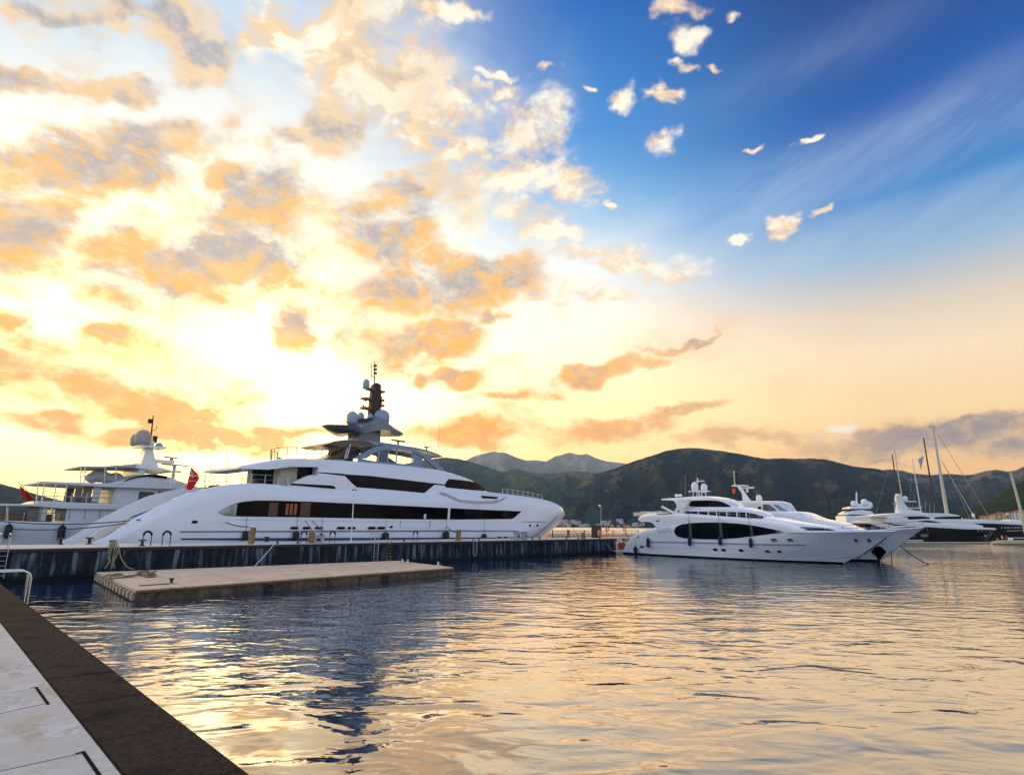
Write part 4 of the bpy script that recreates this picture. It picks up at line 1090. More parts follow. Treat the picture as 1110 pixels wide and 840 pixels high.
for px in (262.5,):
    x_, z_ = Y.hit(px, 507, -(BEAM - 1.2)); zf = interp(sheer, x_) - .2
    pole(Y, 'roof_post', STEEL, [(x_ + .15, -(BEAM - 1.2), zf - .6), (x_ + .15, -(BEAM - 1.2), z_ - .05)], .05)
    pole(Y, 'roof_post', STEEL, [(x_ + .15, (BEAM - 1.2), zf - .6), (x_ + .15, (BEAM - 1.2), z_ - .05)], .05)
q = MB(); q.lathe([(.9, 0), (.95, .06), (.9, .1)], c=(ax0 - 3, -1, az0 + .75), seg=20); q.lathe([(.08, 0), (.08, .75)], c=(ax0 - 3, -1, az0), seg=10); q.build('deck_table', TEAK, Y.root)
# sun deck rail
def rz(x): return interp(roof, x) if x > roof[0][0] else interp(ov_t, x)
pr = []
for px, py, yy in ((300, 497, 2.8), (293, 498, 1.2), (293, 498, -.8), (297, 497.5, -2.6)):
    x_ = Y.hit(px, py, yy)[0]; pr.append((x_, yy, rz(x_) - .02))
xa_ = Y.hit(300, 497, -3.6)[0]; xb_ = Y.hit(357, 497, -3.6)[0]
pr += [(xa_ + (xb_ - xa_) * k / 6, -3.75, rz(xa_ + (xb_ - xa_) * k / 6) - .02) for k in range(7)]
rail_line(Y, 'sun_deck_rail', pr, 1.25, 1.0, mat('bronze rail', (.30, .20, .12), .4, .5), r=.045)
q = MB(); q.lathe([(.1, 0), (.25, .1), (.28, .35), (.05, .5)], c=(pr[3][0] + 1.2, -1.5, pr[3][2]), seg=14); q.build('deck_light', BLACK, Y.root)
# sun deck glasshouse: arches, posts, hardtop
AY = 3.9
arc_o = [(383, 497), (390, 493), (398, 488.6), (405, 485.2), (413, 483), (423, 481.8), (433, 482.2), (443, 484.4), (452, 487.6), (461, 492.5), (470, 499), (478, 505.5), (485, 512)]
arc_i = [(477, 512.5), (471, 506), (464, 499.6), (457, 494.4), (449, 490.5), (441, 488), (433, 486.8), (423, 486.8), (413, 488.5), (405, 491.5), (397, 497)]
for y_a, y_b in ((-AY, -AY + .35), (AY - .35, AY)):
    pts = [Y.hit(x, y, -AY) for x, y in arc_o + arc_i]
    q = MB()
    n_o, n_i = len(arc_o), len(arc_i)
    po = [Y.hit(x, y, -AY) for x, y in arc_o]; pi_ = [Y.hit(x, y, -AY) for x, y in reversed(arc_i)]
    rows = []
    for k in range(41):
        t = k / 40
        def at_(P_):
            u = t * (len(P_) - 1); i = min(int(u), len(P_) - 2); f_ = u - i
            return (P_[i][0] * (1 - f_) + P_[i + 1][0] * f_, P_[i][1] * (1 - f_) + P_[i + 1][1] * f_)
        a, b_ = at_(po), at_(pi_)
        rows.append([Vector((a[0], y_a, a[1])), Vector((a[0], y_b, a[1])), Vector((b_[0], y_b, b_[1])), Vector((b_[0], y_a, b_[1]))])
    q.grid(rows, closed=True); n_ = len(q.v); q.f += [(0, 1, 2, 3), (n_ - 1, n_ - 2, n_ - 3, n_ - 4)]
    q.build('arch', BLUEG, Y.root, 40)
def arch_z(px, lst=arc_i):
    L_ = sorted(lst); return interp(L_, px)
GLS = mat('tinted deck glass', (.05, .09, .12), .05, var=.4, vscale=1, spec=.6)
for px in (411, 421, 430.5, 447.5, 458):
    x_, zt_ = Y.hit(px, arch_z(px), -AY + .1); _, zb_ = Y.hit(px, 506, -AY + .1)
    for yy in (-AY + .17, AY - .17): pole(Y, 'window_post', GREYP, [(x_, yy, rz(x_) - .3), (x_, yy, zt_ + .1)], .09)
for (pa, pb) in ((412, 420), (448.5, 456.5)):
    tp_ = [(pa + (pb - pa) * k / 3, arch_z(pa + (pb - pa) * k / 3) - .6) for k in range(4)]
    pane(Y, 'side_window', GLS if pa == 412 else BLUEG, tp_, [(pa, 506), (pb, 508)], lambda x, z: AY - .12, off=0, N=4, thick=.05)
pane(Y, 'side_coaming', BLUEG, [(388, 496.5), (411, 500.6), (433, 502.2), (455, 505), (477, 509.5)], [(388, 500.5), (411, 503), (433, 505), (455, 508), (477, 511)], lambda x, z: AY - .02, off=0, N=16, thick=.1)
ht_t = Y.line([(381, 478.6), (388, 477), (398, 476.4), (413, 479), (433, 482.4), (450, 484.8), (464, 487.6), (475, 490.6), (484.5, 494.4)], lambda x, z: 3.2)
ht_b = [(x, z - (.32 if 0 < i < len(ht_t) - 1 else .08)) for i, (x, z) in enumerate(ht_t)]
hx0, hx1 = ht_t[0][0], ht_t[-1][0]
loft(Y, 'hardtop', BLUEG, ht_t, ht_b, lambda x, z: 3.4 * max(.45, math.sin(math.pi * (.18 + .64 * (x - hx0) / (hx1 - hx0))) ** .5), N=40, r=.12, levels=1)
# aft wings of the hardtop
plate(Y, 'aft_spoiler', mat('dark bronze paint', (.09, .06, .05), .3, .4, coat=.4), [(355.5, 481), (363, 478), (374, 476.5), (384, 476.8), (400, 478), (407, 482.5), (400, 484), (385, 484.4), (370, 484.6), (362, 483)], -3.1, 3.1)
plate(Y, 'aft_support', mat('dark bronze paint', (.09, .06, .05), .3, .4, coat=.4), [(350, 497.5), (362, 494), (371, 490.5), (372, 486.5), (371, 484), (386, 484), (392, 489), (387, 496), (380, 498)], -1.6, 1.6)
for yy in (-3.35,):
    a0 = Y.hit(376, 497, yy); a1 = Y.hit(380, 481, yy)
    q = MB(); q.tube([(a0[0], yy, a0[1]), (a1[0], yy, a1[1])], .05, 6); q.tube([(a0[0], yy + .45, a0[1]), (a1[0], yy + .45, a1[1])], .05, 6)
    for k in range(8):
        f_ = (k + .5) / 8; q.tube([(a0[0] + (a1[0] - a0[0]) * f_, yy, a0[1] + (a1[1] - a0[1]) * f_), (a0[0] + (a1[0] - a0[0]) * f_, yy + .45, a0[1] + (a1[1] - a0[1]) * f_)], .03, 6)
    q.build('deck_ladder', WHITE2, Y.root)
# mast
MG = mat('grey mast fairing', (.16, .19, .22), .35, .3, coat=.3, var=.08)
plate(Y, 'mast_pedestal', MG, [(388, 480), (389.5, 467), (413, 467), (412.7, 480)], -1.2, 1.2)
def wing(poly, w0, name, m):
    pts = [Y.hit(x, y, -.6) for x, y in poly]; cx = sum(p[0] for p in pts) / len(pts)
    half = len(pts); q = MB(); rows = []
    for yy in (-w0, -w0 * .8, -w0 * .4, 0, w0 * .4, w0 * .8, w0):
        k = (1 - .55 * (abs(yy) / w0) ** 2)
        rows.append([Vector((cx + (p[0] - cx) * k, yy, p[1] + .12 * (abs(yy) / w0) ** 2)) for p in pts])
    q.grid(rows, closed=True); n_ = len(q.v); q.f += [tuple(range(half)), tuple(n_ - 1 - k for k in range(half))]
    q.build(name, m, Y.root, 40)
wing([(352.4, 460), (359, 462.5), (366, 465), (378, 463.6), (389, 463.4), (392, 458), (388, 454.3), (397, 456), (407, 456.6), (416, 459), (424, 463.4), (432, 467), (438.3, 470.6), (437.5, 472.4), (431, 473), (421, 470.6), (412.7, 468.8), (400, 469.5), (389.5, 469.5), (376, 470.2), (367, 469.6), (359, 465.5)], 2.6, 'mast_wing', MG)
def P3(px, py, yy): a = Y.hit(px, py, yy); return Vector((a[0], yy, a[1]))
DG = mat('grey satellite dome', (.30, .36, .42), .3, var=.05, coat=.3)
dome(Y, P3(413.8, 451.8, -1.0), 1.02, 1.9, DG); dome(Y, P3(381.8, 453.2, -1.0), .72, 1.75, DG)
dome(Y, P3(391, 451.5, .6), .45, 1.1, DG); dome(Y, P3(401.5, 452, -.9), .36, .95, DG)
q = MB(); a = P3(405.5, 449.5, 0); b_ = P3(406.5, 415, 0)
q.prism([(P3(399.5, 450, 0).x, a.z - .6), (P3(401.5, 430, 0).x, P3(401, 430, 0).z), (P3(403.5, 417, 0).x, P3(401, 417, 0).z), (P3(407, 415, 0).x, P3(407, 415, 0).z), (P3(411.5, 417, 0).x, P3(411, 417, 0).z), (P3(412, 435, 0).x, P3(412, 435, 0).z), (P3(411, 450, 0).x, a.z - .6)], -.35, .35)
q.build('mast_tower', MASTB, Y.root, 0, bevel=.06)
q = MB()
for (u, v) in (((393, 431.3), (401, 433.5)), ((392.5, 441.5), (400.5, 443.8)), ((399, 422), (403, 422)), ((411, 425), (415, 425)), ((411, 433.5), (414.5, 435)), ((410, 440), (414.5, 440))):
    a, b_ = P3(*u, 0), P3(*v, 0); q.box(a.x, b_.x, -.5, .5, min(a.z, b_.z) - .08, max(a.z, b_.z) + .08)
q.build('spreader', mat('varnish brown fitting', (.24, .09, .04), .5, .2), Y.root, 0)
q = MB()
for u in ((396, 434), (393.7, 439.6), (413.5, 431), (413.5, 437)): q.ball(P3(*u, 0), .14, 8, n=6)
q.build('navigation_light', BLACK, Y.root)
dome(Y, P3(397, 416.3, -.2), .45, 1.35, DG); pole(Y, 'dome_bracket', MASTB, [P3(397, 421, -.2), P3(403, 423, 0)], .08)
q = MB(); a, b_ = P3(405.8, 417, 0), P3(406.3, 391.5, 0); q.tube([a, b_], .09, 8, .04)
q.tube([P3(402.5, 409, 0), P3(402.5, 394.5, 0)], .04, 6); q.tube([P3(402.5, 407, 0), P3(407, 409.5, 0)], .04, 6); q.tube([P3(402.5, 398, 0), P3(406, 398, 0)], .03, 6)
for py in (396.5, 400.5, 404.5): c_ = P3(406.8, py, 0); q.box(c_.x - .18, c_.x + .16, -.18, .18, c_.z - .12, c_.z + .12)
q.build('topmast', mat('near black brown', (.03, .014, .01), .5), Y.root, 60)
q = MB(); a = P3(431.5, 481.5, 0); q.tube([a + Vector((0, 0, -.4)), a + Vector((0, 0, .4))], .12, 8); q.box(a.x - 1.1, a.x + 1.1, -.09, .09, a.z + .35, a.z + .55, None); q.build('radar_scanner', BLACK, Y.root, 0)
q = MB(); a = P3(462.5, 486.5, 0); q.tube([a + Vector((0, 0, -.2)), a + Vector((0, 0, .2))], .1, 8); q.box(a.x - .4, a.x + .4, -.1, .1, a.z + .18, a.z + .32); q.build('searchlight', BLACK, Y.root, 0)
for (u, v, yy) in (((474.5, 511), (477.5, 432), -3.8), ((430, 480), (431.5, 434), -1.0), ((371, 470), (371.5, 452), 1.0), ((245, 524), (246, 484), 4.5), ((228.5, 527), (229, 492), 4.5)):
    pole(Y, 'whip_antenna', mat('pale fibreglass', (.42, .40, .36), .5), [P3(*u, yy), P3(*v, yy)], .035, r1=.018, seg=6)
# flag at the stern
w0 = Y.hit(226, 529, 0); top = Y.hit(204, 500.5, 0)
fl = [Vector((0, 0, 0)), Vector((-.6, 0, 1.8)), Vector((-1.6, 0, 3.4)), Vector((top[0] - w0[0], 0, top[1] - w0[1]))]
flag('ensign', Y.w(w0[0], 0, w0[1] - .6), [Vector((a[0] - w0[0], 0, a[1] - w0[1] + .6)) for a in [Y.hit(px, py, 0) for px, py in ((207.5, 505.5), (217.5, 518.5), (207, 531), (201.5, 530.5))]], Y.ang, 'red ensign on a leaning varnished staff at the stern of the largest yacht', pole_pts=[(0, 0, 0), (-.5, 0, 1.3), (fl[3].x * .55, 0, fl[3].z * .7 + .4), (fl[3].x, 0, fl[3].z + .6)])
for px in (231, 236):
    x_, z_ = Y.hit(px, 524.5, 0); q = MB(); q.ball((0, 0, 0), .55, 12, .45, 8)
    o = q.build('fender_ball', BLACK); o.location = Y.w(x_, 0, interp(sheer, x_) - .35); tag(o, 'black round fender lying on the stern deck beside the ensign staff, %s one' % ('left' if px == 231 else 'right'), 'fender', 'round fenders on the stern deck')
# fenders of the superyacht
for px, top_, py, r_, h_, lab in ((264.5, 559.5, 580, 3.2, 4.8, 'black square fender against the largest yacht beside the tall timber post'),
                                  (319, 560.5, 580.5, 3.6, 4.6, 'black square fender below the orange curtains of the largest yacht'),
                                  (347, 561, 581, 2.0, 3.0, 'small black fender against the largest yacht by the short timber post'),
                                  (415.5, 562, 580.5, 3.8, 3.6, 'black fender against the largest yacht behind the steel hooped ladder'),
                                  (481, 563.5, 580, 3.6, 4.2, 'black square fender against the largest yacht left of the middle timber post'),
                                  (523, 563.5, 581.5, 2.6, 3.2, 'black fender against the largest yacht right of the middle timber post')):
    fender(px, top_, py, r_, h_, Y, lab, BLACK, grp='fenders of the largest yacht')
# mooring lines of the superyacht
def mline(a, b, lab, r=.03, sag=.4, m=ROPED):
    a, b = Vector(a), Vector(b); q = MB()
    q.tube([a.lerp(b, t) + Vector((0, 0, -sag * 4 * t * (1 - t))) for t in [k / 10 for k in range(11)]], r, 6)
    return tag(q.build('mooring_line', m), lab, 'rope')
def hp(b, px, py, o=.05):
    s_, z_ = b.un(px, py); return b.w(s_, -(b.hw(s_, z_) + o), z_)
def pierp(px, y_, z=PT + .25):
    s_, _ = PF.hit(px, 586, y_); return PF.w(s_, y_, z)
mline(hp(Y, 245, 566.3), pierp(268, 1.2, PT + 1.4), 'dark mooring line from the hull fairlead down to the tall timber post', .045, .1)
mline(hp(Y, 484.5, 571.3), pierp(494, 1.0, PT + .9), 'dark mooring line from the hull to the middle timber post', .045, .1)
mline(hp(Y, 604, 559), pierp(577, .3), 'long dark bow line slanting back from the bow to the pier edge', .045, .2)
mline(hp(Y, 613, 556), pierp(627, 2.0), 'short dark bow line running forward to the pier end', .035, .2)
mline(hp(Y, 331, 564.6), pierp(346, 1.5), 'left one of two pale lines crossing the hull above the short timber post', .04, .02, TIMBER)
mline(hp(Y, 338.5, 564.6), pierp(352, 1.5, PT + .9), 'right one of two pale lines crossing the hull above the short timber post', .04, .02, TIMBER)
mline(hp(Y, 152, 563), PF.w(PF.hit(-4, 566, 24)[0], 24, 3.9), 'dark stern line running left from the stair stern past the grey yacht', .05, .35)
mline(hp(Y, 137, 567), PF.w(PF.hit(6, 576, 24)[0], 24, 3.2), 'second dark stern line just below the first behind the pier', .045, .3)
# ================================================================== smaller white yacht, moored stern-to at the pier end
def heading(n0, stem_, half):
    v = Vector((stem_.x - n0.x, stem_.y - n0.y)); a = math.atan2(v.y, v.x) - math.asin(half / v.length)
    return a
RB = 3.5
n0, st_ = gp(690, 601, 0), gp(913.5, 611, 0)
ra = heading(n0, st_, RB * .95); re_ = Vector((math.cos(ra), math.sin(ra), 0)); rn = Vector((-re_.y, re_.x, 0))
tmp = Frame((st_.x, st_.y), (st_.x + re_.x, st_.y + re_.y))
sst = tmp.hit(669, 599, -RB)[0]
Rr = Boat('motor_yacht', tmp.w(sst, 0), (st_.x, st_.y), 'white motor yacht with a long oval black window, bow to the right', 'yacht')
def mk_stem(b, pts):
    st = sorted((b.hit(x, y, 0)[1], b.hit(x, y, 0)[0]) for x, y in pts)
    return [(-1.5, st[0][1] - .8)] + st
def mk_hull(b, stem, B, L, sheer_px, deck_d=.5, wmin=.08, N=140, s_aft=0, m=None, cap=.12, aft=.9, name='hull', flare=.12, la=4):
    def hw(x, z):
        zz = min(1, max(0, z / max(1, stem[-1][0])))
        return taper(B * (1 - flare + flare * zz), interp(stem, z), L * (1 - .25 * zz), 2.0 + .5 * zz, wmin, s_aft, la, aft)(x)
    b.hw = hw
    sh = b.line(sheer_px); b.sheer = sh
    rev = sorted((b_, a_) for a_, b_ in stem)
    bot_ = []
    for i in range(201):
        x = sh[0][0] + (sh[-1][0] - sh[0][0]) * i / 200
        bot_.append((x, -.8 if x < rev[0][0] else max(-.8, interp(rev, x))))
    return loft(b, name, m or WHITE, sh, bot_, hw, N=N, levels=8, deck=lambda x: interp(sh, x) - deck_d, bulw=.2, cap=cap)
r_stem = mk_stem(Rr, ((975.5, 574), (960, 583), (940, 597), (913.5, 611)))
mk_hull(Rr, r_stem, RB, 15, [(674.5, 598), (678, 591), (681, 586), (685, 581.5), (690, 578), (698, 575), (708, 572.6), (720, 570.6), (731, 568.6), (740, 566.4), (754, 564.8), (786, 564.6), (805, 566.2),
        (818, 568), (835, 571), (850, 574.2), (862, 575.4), (886, 575.7), (915, 575.3), (945, 575), (974, 574.8)], deck_d=.35)
x_, z_ = Rr.hit(666, 598.6, -RB + .2); x2_ = Rr.hit(700, 600, -RB)[0]
q = MB(); q.box(x_, x2_, -RB + .25, RB - .25, .22, .48); q.build('swim_platform', WHITE, Rr.root, 0, bevel=.08)
q = MB(); q.box(x_ + .05, x2_ - .2, -RB + .32, RB - .32, .482, .50); q.build('platform_decking', TEAK, Rr.root, 0)
zband(Rr, 'boot_stripe', NAVYH, -.1, .2, .6, interp([(z, s_) for z, s_ in r_stem], .1) - .05, .07)
pane(Rr, 'rub_rail', GREYP, [(704, 586.3), (760, 587.3), (820, 589.1), (874, 589.6)], [(704, 587.4), (760, 588.6), (820, 590.4), (874, 590.7)], off=.08, N=50)
pane(Rr, 'waist_line', mat('soft grey line', (.5, .53, .58), .35), [(704, 592.5), (820, 595.6)], [(704, 592.9), (820, 596)], off=.015, N=30)
pane(Rr, 'waist_line', mat('soft grey line', (.5, .53, .58), .35), [(680, 590.2), (702, 590.6)], [(680, 590.6), (702, 591)], off=.015, N=10)
pane(Rr, 'bow_spray_rail', mat('soft grey line', (.5, .53, .58), .35), [(880, 607.2), (905, 604.2), (935, 601)], [(880, 607.8), (905, 604.8), (934, 601.6)], off=.05, N=20)
pane(Rr, 'main_window', TEALG, [(730.8, 576), (731.5, 573), (734, 570), (740, 567.8), (753.5, 566.3), (770, 566), (786, 566.2), (802, 567.4), (818, 569.5), (835, 572.8), (852.5, 576.4)],
     [(731, 577), (732.5, 580), (736, 582), (742, 583.2), (760, 584.3), (778, 584.5), (800, 583), (820, 580.6), (838, 578.3), (852.3, 577)], N=70)
for px in (748.7, 781.7, 815): pane(Rr, 'window_mullion', mat('dim mullion', (.08, .09, .09), .4), [(px - .5, 566.5 if px < 800 else 569), (px + .5, 566.5 if px < 800 else 569.3)], [(px - .5, 584 if px < 800 else 581), (px + .5, 584 if px < 800 else 581)], off=.045, N=1, both=False)
for px, py, w_, h_ in ((696, 592.4, 2, .9), (775.4, 595.5, 2.4, 1.2), (784.4, 595.9, 2.4, 1.2), (803.5, 596.3, 2.4, 1.2), (832, 597.4, 2.4, 1.1), (844.5, 597.5, 2.4, 1.1), (838.7, 585, 3.0, 1.7), (856, 585, 3.0, 1.7), (926.7, 585.6, 3.1, 1.7), (941, 585.6, 3.0, 1.7)):
    oval(Rr, 'porthole', DARKG if h_ < 1.5 else mat('bronze porthole glass', (.20, .15, .12), .2, .3), px, py, w_, h_, rim=STEEL)
oval(Rr, 'fairlead', DARKG, 691.7, 581.7, .9, .8)
for k in range(5):
    x_ = 713.5 + k * 3.0; y0_ = 574.2 - k * .6
    a_ = [Rr.un(x_ + dx, y0_ + dy * (3.2 + k * .55)) for dx, dy in ((-.6, 0), (.6, .45), (2.3, 1))]
    pole(Rr, 'air_intake_slat', GREYP, [(s_, -(Rr.hw(s_, z_) + .03), z_) for s_, z_ in a_], .05, seg=5)
w2r = lambda x, z: min(Rr.hw(x, 3.5) + .02, RB + .02)
b_t = Rr.line([(688.3, 562.4), (689, 560.6), (691, 558.8), (695, 557.2), (703, 556.4), (718, 555.7), (737, 556.2), (752, 557), (770, 558.4), (802, 561), (820, 562.6), (840, 565.4), (852, 568.3), (861, 571.5), (870, 575.5)], w2r)
b_b = Rr.line([(688.4, 563), (690, 564.4), (694, 565.3), (704, 565.7), (707, 566.6), (709.5, 569), (711, 573), (716, 575), (731, 574), (760, 570), (790, 570), (815, 572.5), (840, 576), (852, 577), (870, 577.5)], w2r)
def w2rr(x, z):
    u = (x - b_t[0][0]) / 3.0
    return w2r(x, z) * (.82 + .18 * math.sin(min(1, max(0, u)) * math.pi / 2))
loft(Rr, 'upper_deck', WHITE, b_t, b_b, w2rr, N=90, r=.35)
pane(Rr, 'deck_slot', DARKG, [(712, 556.9), (728, 555.6)], [(714, 557.3), (727, 556.6)], w2rr, N=8, both=False)
oval(Rr, 'deck_port', DARKG, 712.8, 564.5, 1.8, .6, w2rr)
e3 = Rr.hit(842, 565, 0)[0]
w3r = lambda x, z: min(taper(RB - .75, e3 + .8, 8, 2.2, .3)(x), Rr.hw(x, 4))
t_ = Rr.line([(733, 553.6), (752, 552), (775, 550.5), (791, 549.5), (806, 551.5), (820, 554.8), (834, 560.8), (841, 564.6)], w3r)
loft(Rr, 'saloon', WHITE, t_, [(x, interp(b_t, x) - .7) for x, z in t_], w3r, N=50, r=.25)
pane(Rr, 'saloon_window', DARKG, [(741, 554.3), (760, 554.2), (809, 555.2), (820, 557.4), (832.6, 561)], [(741, 556.3), (751, 556.8), (786, 559.6), (802, 561.2), (834, 563.4)], w3r, N=40)
for px in (757, 768, 777, 788, 799, 809): pane(Rr, 'window_mullion', WHITE, [(px - .35, 554.2), (px + .35, 554.2)], [(px - .35, 560), (px + .35, 560)], w3r, off=.05, N=1, both=False)
e4 = Rr.hit(808, 553, 0)[0]
w4r = lambda x, z: taper(RB - 1.15, e4 + .5, 5, 2.2, .4)(x) - .06 * max(0, z - 6)
t4 = Rr.line([(716.8, 540.6), (725, 540), (735, 539.4), (752, 538), (765, 538.4), (774.6, 539.8), (781, 541.6), (788, 544.6), (797, 549.8), (806, 552.6)], w4r)
b4 = Rr.line([(717, 541.9), (729, 542.2), (732.3, 544.5), (733.6, 548), (735, 555), (760, 556), (806, 557)], w4r)
loft(Rr, 'flybridge', WHITE, t4, b4, w4r, N=50, r=.2)
pane(Rr, 'flybridge_window', DARKG, [(745.8, 546), (747, 543.8), (752, 542.4), (765, 542.1), (778, 542.6), (784, 544.2), (792.5, 548.4)], [(746, 547), (748, 548.7), (753.5, 549.2), (775, 549.3), (786, 549.4), (792, 549.1)], w4r, N=34)
for yy in (-RB + .15, RB - .55):
    plate(Rr, 'side_pillar', WHITE, [(733, 541), (748, 541), (741, 556), (730.5, 571.5), (707.5, 573.2), (716, 566), (724, 557.5), (730.5, 554), (733.8, 548)], yy, yy + .4, bevel=.06)
oval(Rr, 'pillar_port', DARKG, 735.6, 554, .8, .9, lambda x, z: RB - .13)
tr_e = Rr.hit(917, 576, 0)[0]
w5r = lambda x, z: min(taper(RB - .6, tr_e + .4, 9, 1.9, .2)(x), max(.1, Rr.hw(x, 4) - .35))
t5 = Rr.line([(826, 560.5), (834, 561.8), (845, 564.2), (861, 566.9), (880, 569.5), (897, 572), (908, 574), (916, 576)], w5r)
loft(Rr, 'foredeck_trunk', WHITE, t5, [(x, interp(Rr.sheer, x) - .5) for x, z in t5], w5r, N=40, r=.35)
pane(Rr, 'trunk_window', DARKG, [(847, 570.4), (870, 570.9), (892, 572), (905, 574.6)], [(852, 571.6), (862, 574), (880, 574.9), (905, 575)], w5r, N=24)
def pts_on(b, fn, pxs, zf, k=8):
    a0, a1 = [b.hit(p, 560, -3)[0] for p in pxs]
    return [(a0 + (a1 - a0) * i / k, -(fn(a0 + (a1 - a0) * i / k, 4) - .15), zf(a0 + (a1 - a0) * i / k)) for i in range(k + 1)]
rail_line(Rr, 'side_rail', pts_on(Rr, w2rr, (742, 826), lambda x: interp(b_t, x) - .02), .75, 1.1, STEEL, r=.022)
rail_line(Rr, 'bow_rail', pts_on(Rr, lambda x, z: Rr.hw(x, z), (868, 958), lambda x: interp(Rr.sheer, x) - .02, 12), .32, 1.2, STEEL, r=.022, mid=False)
def RP(px, py, yy): a = Rr.hit(px, py, yy); return Vector((a[0], yy, a[1]))
dome(Rr, RP(753.3, 527.6, -.5), .46, 1.35); dome(Rr, RP(763.2, 529, -.5), .44, 1.25)
q = MB()
for px in (751, 755, 761, 765.5):
    q.tube([RP(px, 538.8, -.5), RP(px + (1 if px < 757 else -1), 532.5, -.5)], .06, 6); q.tube([RP(px, 538.8, .5), RP(px + (1 if px < 757 else -1), 532.5, .5)], .06, 6)
a, b_ = RP(750, 533, 0), RP(766.5, 533, 0); q.box(a.x, b_.x, -.8, .8, a.z - .06, a.z + .06); q.build('mast_frame', WHITE, Rr.root, 50)
q = MB(); q.tube([RP(758, 538, 0), RP(756, 517.5, 0)], .12, 8, .07); q.box(RP(755, 521, 0).x, RP(763, 521, 0).x, -.12, .12, RP(758, 521.5, 0).z - .07, RP(758, 521.5, 0).z + .07); q.build('mast', WHITE, Rr.root, 50)
q = MB(); a = RP(756.3, 516.2, 0); q.lathe([(.12, -.2), (.16, .0), (.1, .25)], a, 10); a = RP(757, 527, 0); q.box(a.x - .25, a.x + .2, -.2, .2, a.z - .5, a.z + .4); q.build('mast_light', BLACK, Rr.root, 0)
q = MB(); a = RP(755.3, 521, -.15); q.box(a.x - .2, a.x + .25, -.03, .03, a.z - .35, a.z + .25); q.build('pennant', RED, Rr.root, 0)
for px, yt, yy in ((743, 514.5, -1.2), (748, 529, -1.2), (725.5, 538, 0)): pole(Rr, 'whip_antenna', mat('pale fibreglass', (.42, .40, .36), .5), [RP(px, 540.5, yy), RP(px - .4, yt, yy)], .025, seg=6)
q = MB(); q.ball(RP(733.5, 537, -1), .28, 10, .22, 6); q.ball(RP(737.5, 537, -1), .28, 10, .22, 6); q.build('horn', WHITE, Rr.root)
q = MB()
for k in range(4):
    a = RP(695.5 + k * 7, 556.5 - k * .2, -1.5 + (k % 2) * .8); q.box(a.x - .9, a.x + .8, -2.4 + (k % 2), -.6 + (k % 2) * 1.6, a.z - .4, a.z + .15 + .1 * (k % 2))
q.build('deck_cushions', mat('cream cushion', (.66, .58, .46), .7), Rr.root, 0, bevel=.08)
q = MB(); a, b_ = RP(717.5, 549, -1.5), RP(730, 555.5, -1.5); q.tube([a, b_], .16, 6); q.build('folded_crane', WHITE2, Rr.root)
for px, tp_, py, r_, h_, rnd, lab in ((690.6, 583, 595.5, 2.5, 3.6, True, 'round navy ball fender at the stern quarter of the oval-windowed yacht'),
                                     (703.8, 580, 588.2, 1.9, 5.2, False, 'tall navy fender just right of the ball fender at the yacht stern'),
                                     (748.7, 553, 586.7, 1.9, 5.0, False, 'navy fender under the left third of the oval black window'),
                                     (781.7, 553, 586, 1.9, 5.0, False, 'navy fender under the middle of the oval black window'),
                                     (815, 557, 588.2, 2.0, 5.4, False, 'navy fender under the right end of the oval black window')):
    fender(px, tp_, py, r_, h_, Rr, lab, FENC, rnd=rnd, fn=lambda x, z: max(Rr.hw(x, z), Rr.hw(x, 2.5)), grp='navy fenders of the oval-windowed yacht')
mline(hp(Rr, 961, 583), gp(925, 608, .05), 'dark anchor line slanting down from the bow of the oval-windowed yacht', .05, .05)
# life ring on its stern
q = MB(); q.lathe([(.30, 0), (.36, .12), (.3, .9), (.22, 1.05)], c=(0, 0, 0), seg=14)
s_, z_ = Rr.hit(671.5, 597, -1.8); o = q.build('red_canister', mat('faded red paint', (.40, .03, .02), .5)); o.location = Rr.w(s_ + .2, -1.8, .5); tag(o, 'red upright canister standing on the swim platform of the oval-windowed yacht', 'canister')
# gangway
t = empty('gangway', (g0.x, g0.y, PT + .02), 0, 'pale gangway plank from the pier end down to the yacht swim platform', 'gangway')
gd = Rr.w(.9, .8, .75) - Vector((g0.x, g0.y, PT + .02)); q = MB()
side = Vector((-gd.y, gd.x, 0)).normalized() * .35
q.add([-side, side, gd + side, gd - side, -side + Vector((0, 0, .09)), side + Vector((0, 0, .09)), gd + side + Vector((0, 0, .09)), gd - side + Vector((0, 0, .09))], [(0, 1, 2, 3), (4, 5, 6, 7), (0, 1, 5, 4), (1, 2, 6, 5), (2, 3, 7, 6), (3, 0, 4, 7)])
q.build('plank', WHITE2, t, 0)
q = MB()
for sg in (-1, 1):
    q.tube([side * sg + Vector((0, 0, .09)) + gd * .05, side * sg + gd * .05 + Vector((0, 0, .95)), side * sg + gd * .95 + Vector((0, 0, .95)), side * sg + gd * .95 + Vector((0, 0, .09))], .02, 6)
q.build('rail', STEEL, t)
mline(pierp(655, .2, PT), Rr.w(.3, -RB + .4, .7), 'pale mooring line sagging from the pier end to the yacht stern', .04, 1.0, mat('pale rope', (.5, .52, .5), .9))

